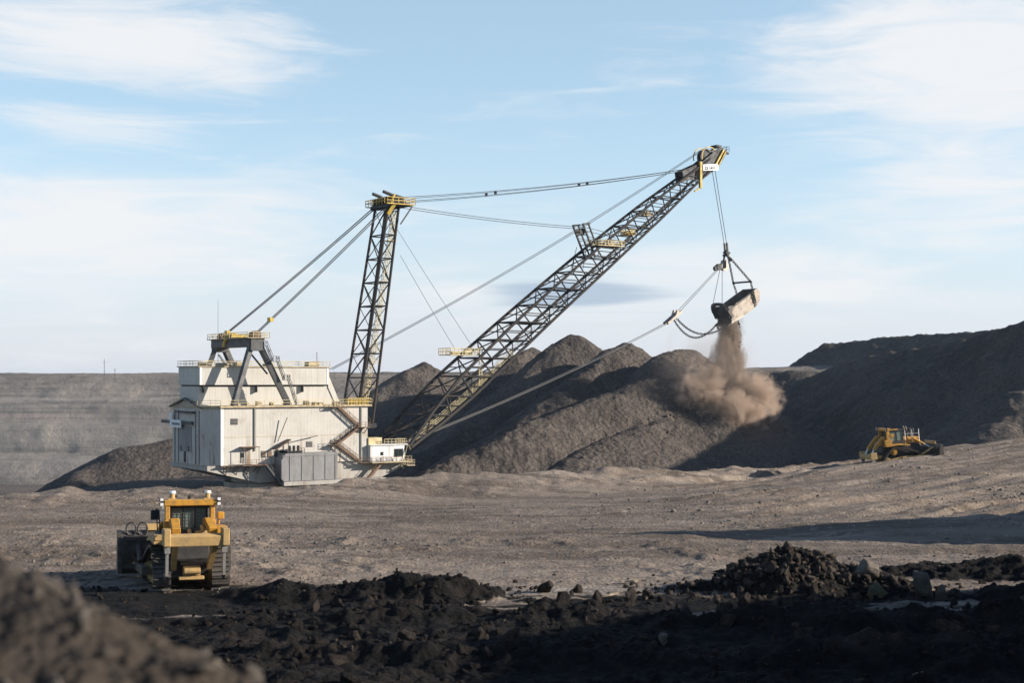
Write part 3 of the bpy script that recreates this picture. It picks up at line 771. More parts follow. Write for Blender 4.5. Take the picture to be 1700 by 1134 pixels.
    rear_box('crane_door', -2.8, 4.2, 8.6, 14.2, M['shoe'], 0.10); rear_box('hood', -5.2, 5.2, 17.0, 17.35, M['black'], 0.9)
    rear_box('window', -1.6, -0.8, 8.6, 9.8, M['glass']); rear_box('window', 3.0, 3.7, 8.6, 9.8, M['glass']); rear_box('door', 0.6, 1.6, 6.3, 8.6, M['opening'])
    for v in (-7.2, -5.2, 5.0, 7.2): rear_box('batten', v - 0.14, v + 0.14, 6.1, 17.6, M['louver'])
    m = MB(); m.box(-21.1, -20.6, -4.0, 14.5, 14.5, 15.2); m.build('crane_rail', M['gantry'], house)
    sg = MB(); sg.box(-21.35, -21.15, 1.6, 8.2, 13.7, 15.4); sg.box(-21.35, -21.15, 7.0, 8.8, 15.3, 16.9); sgn = sg.build('notice_board', M['sign'], house)
    m = MB()
    for k in range(6): m.box(-21.42, -21.37, 2.2 + k * 0.85, 2.7 + k * 0.85, 14.35 + (k % 2) * 0.12, 14.75)
    m.box(-21.42, -21.37, 2.2, 6.95, 14.27, 14.36); m.build('lettering', M['black'], sgn)
    # roof deck and rails
    deck = [(-20.9, -9.0), (-17.7, -12.1), (18.2, -12.1), (18.2, 12.1), (-17.7, 12.1), (-20.9, 9.0)]
    mb = MB(); mb.prism(deck, 'z', H1 + 0.003, H1 + 0.42); rd = mb.build('roof_deck', M['deck'], root)
    mb = MB(); railing(mb, [(p[0], p[1], H1 + 0.42) for p in deck + [deck[0]]], 1.15, 2.0, 0.05); mb.build('handrail', M['rail'], rd)
    for k in range(16):
        m = MB(); u = random.uniform(-16, 16); m.box(u, u + random.uniform(0.5, 1.4), -10.9, -9.6, H1 + 0.42, H1 + 0.42 + random.uniform(0.4, 0.9)); m.build('roof_gear', M['deck'], rd)
    m = MB(); m.box(13.0, 17.6, -11.4, -9.4, H1 + 0.42, H1 + 1.5); railing(m, [(12.4, -11.9, H1 + 0.42), (18, -11.9, H1 + 0.42)], 1.4, 0.7, 0.07); m.build('winch_platform', M['yellow'], rd)
    # upper house
    UV = 6.2
    mb = MB(); mb.prism([(-20.05, H1 + 0.423), (-20.05, 22.7), (10.4, 22.7), (13.9, H1 + 0.423)], 'y', -UV + 0.8, UV - 0.8)
    up = mb.build('upper_house', M['upper'], root)
    mb = MB(); mb.prism([(-20.1, 23.05), (-20.1, 26.9), (10.5, 26.9), (10.5, 23.05)], 'y', -UV, UV); mb.build('upper_band', M['upper'], up)
    mb = MB(); mb.box(-19.8, 10.3, -UV + 0.85, UV - 0.85, 22.66, 23.06); mb.build('shadow_gap', M['opening'], up)
    mb = MB(); mb.prism([(10.55, 22.4), (10.55, 25.4), (13.6, H1 + 0.43), (12.4, H1 + 0.43)], 'y', -UV + 0.6, UV - 0.6); mb.build('front_slope', M['upper'], up)
    mb = MB(); mb.box(-20.4, 10.8, -UV - 0.3, UV + 0.3, 26.9, 27.12); rf = mb.build('upper_roof', M['deck'], up)
    mb = MB(); railing(mb, [(-20.2, -UV - 0.1, 27.1), (10.6, -UV - 0.1, 27.1), (10.6, UV + 0.1, 27.1), (-20.2, UV + 0.1, 27.1), (-20.2, -UV - 0.1, 27.1)], 1.15, 1.7, 0.05); mb.build('handrail', M['rail'], rf)
    for u, w, h in ((6.2, 2.6, 1.0), (-19, 1.5, 0.8), (-15, 2.2, 0.7), (-11, 1.2, 0.9), (-4, 1.8, 0.6)): mb = MB(); mb.box(u, u + w, -4.6, -2.4, 27.121, 27.121 + h); mb.build('roof_gear', M['deck'], rf)
    mb = MB(); mb.tube((9.0, -3, 27), (9.0, -3, 30.4), 0.07, 5); mb.build('antenna', M['black'], rf); mb = MB(); mb.tube((-12.2, 3, 27), (-12.2, 3, 42.0), 0.055, 5, 0.03); mb.build('antenna', M['black'], rf)
    for u in (-19.2, -7, 4.0): mb = MB(); mb.box(u, u + 0.16, -UV - 0.1, -UV + 0.9, 21.4, 23.1); mb.build('strut_bracket', M['opening'], up)
    mb = MB(); mb.box(9.9, 10.2, -UV - 0.06, -UV - 0.002, 23.1, 26.85); mb.build('corner_trim', M['sign'], up); mb = MB(); mb.box(-20.0, -19.6, -UV - 0.06, -UV - 0.002, 23.1, 26.85); mb.build('corner_trim', M['sign'], up)
    # gantry (A-frames over the upper house)
    g = MB()
    GZ0, GZ1 = 31.3, 33.1
    g.box(-10.7, -7.3, -10.9, 10.9, GZ0, GZ1)
    gan = g.build('gantry', M['gantry'], root)
    for sd in (-1, 1):
        m = MB(); m.bar((-9.9, sd * 9.9, GZ0 + 0.4), (-14.4, sd * 11.0, H1 + 0.42), 1.05, 1.0); m.build('leg', M['gantry'], gan)
        m = MB(); m.bar((-8.0, sd * 9.9, GZ0 + 0.4), (-1.6, sd * 11.0, H1 + 0.42), 1.35, 1.2); lg = m.build('leg', M['gantry'], gan)
        m = MB(); m.box(-10.5, -7.3, sd * 10.0 - 1.2, sd * 10.0 + 1.2, 30.4, 33.1 + 0.002); m.build('end_block', M['gantry'], gan, bevel=0.1)
        m = MB(); m.bar((-9.6, sd * 9.0, 29.8), (-6.0, sd * 9.6, 25.4), 0.35); m.build('brace', M['gantry'], gan)
    m = MB()
    P = [Vector((-7.0, -10.9, 31.6)), Vector((-5.6, -11.0, 28.2)), Vector((-4.5, -11.0, 28.2)), Vector((-3.0, -11.2, 24.2)), Vector((-2.0, -11.2, 24.2)), Vector((-0.2, -11.4, 18.7))]
    for a, b in ((0, 1), (2, 3), (4, 5)): flight(m, P[a], P[b], 0.8, -1, 0.16)
    for a, b in ((1, 2), (3, 4)): m.box(P[a].x - 0.2, P[b].x + 0.2, -12.2, -10.9, P[a].z - 0.12, P[a].z); railing(m, [(P[a].x - 0.2, -12.1, P[a].z), (P[b].x + 0.2, -12.1, P[a].z)], 1.0, 0.8, 0.06)
    m.build('staircase', M['gantry'], gan)
    m = MB(); m.box(-11.4, -6.2, -11.6, 11.6, GZ1 + 0.003, GZ1 + 0.18)
    m2 = MB(); railing(m2, [(-11.3, -11.5, GZ1 + 0.18), (-6.3, -11.5, GZ1 + 0.18), (-6.3, 11.5, GZ1 + 0.18), (-11.3, 11.5, GZ1 + 0.18), (-11.3, -11.5, GZ1 + 0.18)], 1.1, 1.3, 0.055)
    pf = m.build('top_platform', M['deck'], gan); m2.build('handrail', M['rail'], pf)
    for sd in (-1, 1):
        m = MB()
        for k in (-1.1, -0.35, 0.4, 1.1): m.wheel((-8.6, GZ1 + 0.7), 0.95, sd * 9.0 + k - 0.16, sd * 9.0 + k + 0.16, 16)
        m.build('sheave_block', M['stair'], gan)
    m = MB(); m.wheel((-9.2, 33.4), 1.25, 1.0, 1.6, 16); m.bar((-9.3, 2.2, 32.2), (-9.3, 4.8, 34.6), 0.5); m.bar((-11.0, 0.3, 34.5), (-11, 3.0, 31.6), 0.45); m.box(-10.9, -7.2, -1.5, 3.4, 33.5, 34.1); m.build('fleet_sheave', M['yellow'], gan)
    # stairs on the side
    m = MB(); y = -11.75
    nodes = [(9.6, 18.3), (15.0, 13.7), (9.4, 9.9), (15.2, 5.8)]
    for (a, b) in zip(nodes[:-1], nodes[1:]): flight(m, (a[0], y, a[1]), (b[0], y, b[1]), 0.95)
    for uu, zz, w in ((7.8, 18.2, 2.2), (14.8, 13.6, 2.4), (7.4, 9.8, 2.4), (14.8, 5.7, 9.0)):
        m.box(uu, uu + w, -13.2, -11.55, zz - 0.12, zz); railing(m, [(uu, -13.15, zz), (uu + w, -13.15, zz)], 1.1, 1.2)
    for uu, zz in ((15.5, 13.5), (16.6, 13.5), (8, 9.7), (9.2, 9.7)): m.bar((uu, -13.1, zz), (uu, -11.5, zz - 1.3), 0.14)
    flight(m, (20.6, -12.0, 5.7), (15.6, -12.4, 0.7), 0.95)
    m.build('staircase', M['stair'], root)
    m = MB(); flight(m, (-8.0, -13.0, 5.9), (-4.4, -13.4, 1.2), 1.0); m.build('staircase', M['gantry'], root)
    m = MB()
    m.box(-7, -1.6, -13.2, -11.62, 0.9, 1.1); railing(m, [(-6.9, -13.1, 1.1), (-2, -13.1, 1.1)], 1.2, 0.9, 0.07); m.box(-5, -3.4, -12.8, -11.8, 1.1, 2.0); m.build('lower_platform', M['stair'], fr)
    # operator cab
    mb = MB(); mb.box(17.5, 26.3, -12.6, -8.6, 5.72, 9.35); cab = mb.build('operator_cab', M['cabwhite'], root, bevel=0.06)
    m = MB(); m.box(17.4, 27.0, -12.9, -8.3, 9.352, 9.55); rf = m.build('cab_roof', M['cabwhite'], cab)
    m = MB(); railing(m, [(21.0, -12.8, 9.55), (26.6, -12.8, 9.55), (26.6, -8.4, 9.55)], 1.2, 0.9, 0.055); m.box(17.5, 20.9, -11.8, -9.2, 9.551, 11.1); m.build('roof_rail', M['rail'], rf)
    m = MB(); m.box(23.6, 25.9, -12.68, -12.603, 6.6, 8.5); w = m.build('window', M['opening'], cab); m = MB(); m.box(23.75, 24.65, -12.72, -12.685, 6.75, 8.35); m.box(24.8, 25.75, -12.72, -12.685, 6.75, 8.35); m.build('pane', M['glass'], w)
    m = MB(); m.box(26.303, 26.38, -12.3, -8.9, 6.2, 8.9); w = m.build('window', M['opening'], cab); m = MB(); m.box(26.385, 26.42, -12.1, -9.1, 6.4, 8.7); m.build('pane', M['glass'], w)
    m = MB(); m.box(20.1, 20.8, -12.66, -12.603, 7.1, 7.9); w = m.build('window', M['opening'], cab); m = MB(); m.box(20.2, 20.7, -12.69, -12.665, 7.2, 7.8); m.build('pane', M['glass'], w)
    m = MB(); m.box(17.4, 27.6, -13.8, -8.5, 5.45, 5.70); m.box(26.4, 28.4, -13.8, -8.5, 4.6, 4.75); railing(m, [(23.8, -13.7, 5.7), (27.5, -13.7, 5.7)], 1.1, 1.0); railing(m, [(26.4, -13.7, 4.75), (28.3, -13.7, 4.75), (28.3, -8.6, 4.75)], 1.2, 0.9)
    m.bar((26.9, -12.9, 9.45), (25.9, -12.9, 5.8), 0.12); m.bar((27.1, -12.9, 9.45), (27.6, -13.2, 8.2), 0.3); m.bar((24.8, -12.5, 5.5), (26.2, -12.4, 4.0), 0.25)
    m.build('cab_deck', M['deck'], cab)
    # mast
    mt = MB(); B0 = Vector((20.6, 0, 14.0)); T0 = Vector((28.6, 0, 64.6))
    def mp(s, a, b):      # a: -1 rear, 1 front; b: -1 near, 1 far
        c = B0.lerp(T0, s); return c + Vector((a * (2.0 - 0.6 * s), b * (4.0 - 0.8 * s), 0))
    for a in (-1, 1):
        for b in (-1, 1): mt.tube(mp(0, a, b), mp(1, a, b), 0.33, 8)
    mast = mt.build('mast', M['steel'], root)
    lace = MB(); st = [0, .1, .21, .32, .43, .54, .65, .76, .87, 1.0]
    for i, s in enumerate(st):
        q = [mp(s, -1, -1), mp(s, 1, -1), mp(s, 1, 1), mp(s, -1, 1)]
        for k in range(4): lace.tube(q[k], q[(k + 1) % 4], 0.17, 5)
        if i < len(st) - 1:
            t = st[i + 1]; p = [mp(t, -1, -1), mp(t, 1, -1), mp(t, 1, 1), mp(t, -1, 1)]
            for k in range(4):
                if (i + k) % 2: lace.tube(q[k], p[(k + 1) % 4], 0.15, 5)
                else: lace.tube(q[(k + 1) % 4], p[k], 0.15, 5)
                if k in (1, 3): lace.tube(q[k], p[(k + 1) % 4], 0.11, 5); lace.tube(q[(k + 1) % 4], p[k], 0.085, 5)
    for k in range(5):
        x = 21.4 + k * 0.55; lace.bar((x, -3.4 + k * 1.4, 26.5), (x + 0.9, -3.4 + k * 1.4, 31.0), 0.28)
    for b in (-1, 1): lace.bar((17.4, b * 4.2, 13.2), (23.4, b * 4.2, 13.6), 0.8, 1.0)
    lace.build('lacing', M['steel'], mast)
    ld = MB(); la, lb = Vector((22.3, -0.9, 19)), Vector((30.2, -0.9, 64)); ux = (lb - la).normalized(); N = 56
    for dx, dy in ((-.45, -.45), (.45, -.45), (.45, .45), (-.45, .45)):
        ld.bar(la + Vector((dx, dy, 0)), lb + Vector((dx, dy, 0)), 0.13)
    for k in range(N):
        c = la.lerp(lb, k / (N - 1)); q = [c + Vector((dx, dy, 0)) for dx, dy in ((-.45, -.45), (.45, -.45), (.45, .45), (-.45, .45))]
        for j in range(4): ld.bar(q[j], q[(j + 1) % 4], 0.10)
    for s in (0.08, .2, .26, .5, .62, .84):
        c = la.lerp(lb, s); ld.box(c.x - 1.1, c.x + 1.2, c.y - 1.2, c.y + 1.2, c.z - 0.08, c.z + 0.08)
    for s in (.2, .26):
        c = la.lerp(lb, s); railing(ld, [(c.x - 1.1, c.y - 1.2, c.z), (c.x + 1.2, c.y - 1.2, c.z)], 1.1, 0.8)
    ld.build('ladder_cage', M['rail'], mast)
    hd = MB(); hd.box(26.6, 31.6, -4.6, 4.6, 64.6, 65.2); hd.bar((29.8, -4.4, 60.5), (32.9, -4.4, 64.8), 0.25); hd.bar((29.8, 4.4, 60.5), (32.9, 4.4, 64.8), 0.25)
    for v in (-3.6, -1.2, 1.2, 3.6): hd.prism([(26.4, 64.0), (26.9, 66.6), (29.0, 67.5), (31.2, 67.0), (31.8, 65.0)], 'y', v - 0.2, v + 0.2)
    hd.box(26.9, 30.6, -4.3, 4.3, 66.5, 66.9)
    for v in (-2.6, 2.6): hd.tube((26.2, v, 68.1), (28.6, v, 67.4), 0.40, 8)
    head = hd.build('mast_head', M['black'], mast)
    m = MB()
    for v in (-2.4, 2.4):
        for k in (-.5, .5): m.wheel((28.9, 66.0), 1.3, v + k - 0.2, v + k + 0.2, 18)
    m.bar((28.9, -2.8, 66.0), (28.9, 2.8, 66.0), 0.4)
    m.build('sheave', M['stair'], head)
    m = MB(); m.box(25.8, 33.2, -5.4, -4.6, 65.0, 65.2); m.box(25.8, 33.2, 4.6, 5.4, 65.0, 65.2); m.box(31.6, 33.2, -4.6, 4.6, 65.0, 65.2); railing(m, [(25.8, -5.4, 65.2), (33.2, -5.4, 65.2), (33.2, 5.4, 65.2), (25.8, 5.4, 65.2), (25.8, -5.4, 65.2)], 1.4, 1.4, 0.08)
    m.bar((27.0, -4.8, 65.2), (28.0, -4.8, 67.4), 0.6, 0.3); m.bar((26.6, -4.2, 62.6), (28.0, -4.6, 65.0), 0.8); m.build('head_platform', M['yellow'], head)
    # boom
    F0 = Vector((30.2, 0, 8.7)); T1 = Vector((128.5, 0, 83.4)); L = (T1 - F0).length; ax = (T1 - F0).normalized(); nz = Vector((-ax.z, 0, ax.x))
    SS = np.array([0, .08, .18, .35, .6, .8, .93, 1.0]); DEP = np.array([0.6, 3.6, 6.0, 6.5, 6.0, 5.0, 3.4, 2.6]); HW = np.array([8.4, 7.0, 5.6, 4.3, 3.5, 2.6, 1.9, 1.7])
    def bp(s, side, top):
        d = float(np.interp(s, SS, DEP)); w = float(np.interp(s, SS, HW)); arch = 1.1 * math.sin(math.pi * s)
        return F0 + ax * (L * s) + nz * (top * d / 2 + arch) + Vector((0, side * w, 0))
    mb = MB(); seg = [i / 24 for i in range(25)]
    for side in (-1, 1):
        for top in (-1, 1):
            for a, b in zip(seg[:-1], seg[1:]): mb.tube(bp(a, side, top), bp(b, side, top), 0.45 - 0.12 * a, 8)
    boom = mb.build('boom', M['steel'], root)
    lc = MB(); NP = 16
    def off(s): return float(np.interp(s, SS, DEP)) * 0.62 / L
    sts = [0.035 + 0.935 * i / NP for i in range(NP + 1)]
    for i, s in enumerate(sts):
        o = off(s); r = 0.24 - 0.07 * s
        for side in (-1, 1):
            lo = bp(min(1, s + o), side, -1); hi = bp(max(0, s - o), side, 1)
            lc.tube(lo, hi, r, 6)
            if i < NP:
                s2 = sts[i + 1]; o2 = off(s2); lc.tube(lo, bp(max(0, s2 - o2), side, 1), r * 0.85, 6)
                mid = (lo + bp(max(0, s2 - o2), side, 1)) / 2; lc.tube(mid, bp(max(0, s - o) * .5 + max(0, s2 - o2) * .5, side, 1), r * 0.6, 5); lc.tube(mid, bp(min(1, s + o) * .5 + min(1, s2 + o2) * .5, side, -1), r * 0.6, 5)
        for top, q in ((1, max(0, s - o)), (-1, min(1, s + o))):
            lc.tube(bp(q, -1, top), bp(q, 1, top), r * 0.9, 5)
            if i < NP:
                s2 = sts[i + 1]; o2 = off(s2); q2 = max(0, s2 - o2) if top > 0 else min(1, s2 + o2)
                lc.tube(bp(q, -1, top), bp(q2, 1, top), r * 0.75, 5); lc.tube(bp(q, 1, top), bp(q2, -1, top), r * 0.75, 5)
        if i % 2 == 0: lc.tube(bp(min(1, s + o), -1, -1), bp(max(0, s - o), 1, 1), r * 0.65, 5)
    lc.build('lacing', M['steel'], boom)
    wk = MB()                                   # walkway climbing the near lower chord
    pts = [bp(0.01 + 0.30 * k / 14, -1, -1) + nz * 0.7 + Vector((0, 1.0, 0)) for k in range(15)]
    for a, b in zip(pts[:-1], pts[1:]):
        wk.bar(a, b, 1.3, 0.08)
        for dy in (-.6, .6):
            wk.bar(a + Vector((0, dy, 1.1)), b + Vector((0, dy, 1.1)), 0.10); wk.bar(a + Vector((0, dy, .55)), b + Vector((0, dy, .55)), 0.08); wk.bar(a + Vector((0, dy, 0)), a + Vector((0, dy, 1.1)), 0.08)
    wk.build('walkway', M['rail'], boom)
    wk = MB()
    pts = [bp(0.31 + 0.60 * k / 26, -1, -1) + nz * 0.8 + Vector((0, 1.1, 0)) for k in range(27)]
    for a, b in zip(pts[:-1], pts[1:]):
        wk.bar(a, b, 1.0, 0.06)
        for dy in (-.5, .5): wk.bar(a + Vector((0, dy, 1.1)), b + Vector((0, dy, 1.1)), 0.06); wk.bar(a + Vector((0, dy, 0)), a + Vector((0, dy, 1.1)), 0.06)
    wk.build('walkway', M['gantry'], boom)
    def platform(name, c, w, d, mat, h=1.3):
        m = MB(); m.box(c[0] - w / 2, c[0] + w / 2, c[1] - d / 2, c[1] + d / 2, c[2], c[2] + 0.18)
        railing(m, [(c[0] - w / 2, c[1] - d / 2, c[2] + 0.18), (c[0] + w / 2, c[1] - d / 2, c[2] + 0.18), (c[0] + w / 2, c[1] + d / 2, c[2] + 0.18), (c[0] - w / 2, c[1] + d / 2, c[2] + 0.18), (c[0] - w / 2, c[1] - d / 2, c[2] + 0.18)], h, 1.1, 0.08)
        m.box(c[0] - w * .3, c[0] - w * .05, c[1] - 0.7, c[1] + 0.7, c[2] + 0.18, c[2] + 1.0); m.box(c[0] + w * .1, c[0] + w * .32, c[1] - 0.7, c[1] + 0.7, c[2] + 0.18, c[2] + 1.3)
        return m.build(name, mat, boom)
    platform('service_platform', (48.0, -1.5, 30.0), 9.0, 5.5, M['rail'], 1.5)
    m = MB(); c = Vector((51.8, -4.6, 22.5))
    for dx in (-.4, .4): m.bar(c + Vector((dx, 0, 0)), c + Vector((dx, 0, 7.5)), 0.16)
    for k in range(16): m.bar(c + Vector((-.4, 0, k * .5)), c + Vector((.4, 0, k * .5)), 0.12)
    m.build('ladder', M['rail'], boom)
    platform('service_platform', (92.0, -1.5, 58.6), 8.5, 5.5, M['rail'], 1.2)
    platform('service_platform', (99.5, -1.0, 62.0), 3.2, 3.0, M['yellow'], 1.2)
    platform('service_platform', (106.0, -0.5, 67.5), 3.0, 3.0, M['deck'], 1.1)
    # strut on the boom's back
    m = MB()
    for v in (-2.2, 2.2):
        m.bar((88.2, v, 55.8), (84.4, v, 63.9), 0.4); m.bar((89.6, v, 56.6), (86.0, v, 64.3), 0.32); m.bar((84.2, v, 64.0), (86.6, v, 64.3), 0.4)
        for k in range(5): a = k / 4; m.bar((88.2 - 3.8 * a, v, 55.8 + 8.1 * a), (89.6 - 3.6 * a, v, 56.6 + 7.7 * a), 0.16)
        m.bar((85.6, v, 58.5), (84.0, v * 1.2, 52.5), 0.12); m.bar((86.2, v, 60.8), (96.0, v * .9, 59.8), 0.12)
    for k in range(4): m.bar((88.0 - 1.2 * k, -2.2, 56.4 + 2.5 * k), (88.0 - 1.2 * k, 2.2, 56.4 + 2.5 * k), 0.2)
    bs = m.build('rope_strut', M['steel'], boom)
    m = MB()
    for v in (-1, 1): m.wheel((84.9, 62.2), 0.9, v - .15, v + .15, 14)
    m.bar((84.9, -1.0, 62.2), (84.9, 1.0, 62.2), 0.25)
    m.build('sheave', M['black'], bs)
    # boom point
    m = MB()
    for v in (-1.5, 1.5): m.prism([(118.5, 77.6), (118.0, 80.4), (124.6, 83.2), (131.6, 88.2), (134.2, 87.0), (131.0, 82.5), (126.5, 79.5)], 'y', v - 0.15, v + 0.15)
    m.box(119, 122.5, -1.6, 1.6, 79.2, 80.6)
    m.bar((132.5, -1.2, 87.2), (135.0, -1.2, 86.6), 0.5); m.bar((132.5, 1.2, 87.2), (135.0, 1.2, 86.6), 0.5); m.box(130.6, 132.4, -1.3, 1.3, 88.1, 88.7)
    bpnt = m.build('boom_point', M['black'], boom)
    for v in (-0.6, 0.6):
        m = MB(); m.wheel((127.6, 85.0), 2.35, v - 0.2, v + 0.2, 26); m.wheel((127.6, 85.0), 1.2, v - 0.28, v + 0.28, 16); m.build('sheave', M['black'], bpnt)
    m = MB(); n = 14
    for v in (-1.75, 1.75):
        for k in range(n): 
            a0 = math.pi * (0.25 + 0.85 * k / n); a1 = math.pi * (0.25 + 0.85 * (k + 1) / n)
            m.bar((127.6 + 2.75 * math.cos(a0), v, 85 + 2.75 * math.sin(a0)), (127.6 + 2.75 * math.cos(a1), v, 85 + 2.75 * math.sin(a1)), 0.22)
    m.bar((124.2, -1.9, 76.2), (124.2, -1.9, 83.4), 0.7); m.bar((123.6, -2.0, 76.0), (122.0, -2.0, 75.2), 0.4); m.bar((129.4, -1.9, 82.6), (132.6, -1.9, 87.4), 0.45); m.bar((130.6, -1.9, 82.6), (133.4, -1.9, 87.0), 0.25)
    m.build('guard', M['yellow'], bpnt)
    m = MB(); railing(m, [(132.6, -1.6, 86.8), (134.9, -1.6, 87.0), (134.9, 1.6, 87.0), (132.6, 1.6, 86.8)], 1.5, 1.0, 0.05); m.build('handrail', M['black'], bpnt)
    m = MB(); m.bar((124.7, -2.35, 81.75), (130.2, -2.35, 82.4), 0.12, 1.7); sg = m.build('name_board', M['sign'], bpnt)
    # the marks on the board, too small to read: a round emblem and a few strokes
    m = MB()
    m.ring((125.9, -2.45, 81.7), ((1, 0, 0), (0, 0, 1)), 0.42, 0.42, 0.10, 10)
    for k, (h, w) in enumerate(((1.0, .16), (.7, .4), (.9, .16), (.9, .16), (.7, .3))): m.box(127.0 + k * 0.45, 127.0 + k * 0.45 + w, -2.46, -2.42, 81.75 - h * .2 + .06 * k, 81.75 + h * .5 + .06 * k)
    m.bar((125.5, -2.44, 81.42), (129.3, -2.44, 81.78), 0.06, 0.10); m.build('lettering', M['black'], sg)
    # ropes (each its own part)
    def rope(name, p, q, sag=0.0, r=0.075, mat='rope', n=14):
        m = MB(); m.path(rope_pts(p, q, sag, n if sag else 1), r, 5); return m.build(name, M[mat], root)
    for sd in (-1, 1):
        for k in (-0.55, 0.55):
            rope('back_stay', (-8.3, sd * 9.0 + k, 34.2), (27.0, sd * 3.4 + k * 0.7, 64.8 + k * 0.3), 0.3, 0.13)
            rope('pendant', (31.2, sd * 2.4 + k, 66.6 + k), (119.6, sd * 1.4 + k * .3, 80.9 + k * .4), 0.9, 0.07)
        m = MB(); c = Vector((-8.3, sd * 9.0, 34.2)).lerp(Vector((27.0, sd * 3.4, 64.8)), 0.10 if sd < 0 else 0.02); m.box(c.x - 0.4, c.x + 0.4, c.y - 0.8, c.y + 0.8, c.z - 0.45, c.z + 0.45); m.build('stay_clamp', M['yellow'], root)
        rope('strut_stay', (32.5, sd * 2.6, 65.0 if sd < 0 else 65.4), (84.6, sd * 2.0, 63.2), 0.5, 0.075)
        rope('strut_stay', (85.6, sd * 2.0, 63.2), (98.0, sd * 1.8, 61.5), 0, 0.075)
        rope('hoist_rope', (14.0, sd * 0.8, 26.5), (29.6, sd * 0.8, 34.2), 0, 0.085)
        rope('hoist_rope', (29.6, sd * 0.8, 34.2), (84.9, sd * 0.9, 63.1), 0.4, 0.085)
        rope('hoist_rope', (84.9, sd * 0.9, 63.1), (126.2, sd * 0.6, 86.9), 0.2, 0.085)
        rope('hoist_rope', (129.95, sd * 0.6, 84.8), (135.0, sd * 0.5, 61.5), 0, 0.085)
        rope('light_stay', (31.3, sd * 1.6, 61.2 if sd > 0 else 53.5), (53.0 if sd > 0 else 46.4, sd * 1.5, 32.6 if sd > 0 else 31.6), 0.2, 0.05)
        rope('drag_rope', (31.5, sd * 0.8, 8.6), (114.2, sd * 0.7, 39.4), 1.2, 0.09, 'dragrope')
    for f_ in (0.30, 0.62):
        for sd in (-1, 1):
            c = Vector((31.2, sd * 2.4, 66.6)).lerp(Vector((119.6, sd * 1.4, 80.9)), f_) - Vector((0, 0, 0.9 * 4 * f_ * (1 - f_))); m = MB(); m.box(c.x - 0.06, c.x + 0.08, c.y - 0.55, c.y + 0.55, c.z - 0.35, c.z + 0.35); m.build('pendant_spreader', M['rope'], root)
    return root
DRAG = build_dragline()
DM = Matrix.Translation((DRAG_O[0], DRAG_O[1], PAD_Z)) @ Matrix.Rotation(HEAD, 4, 'Z')

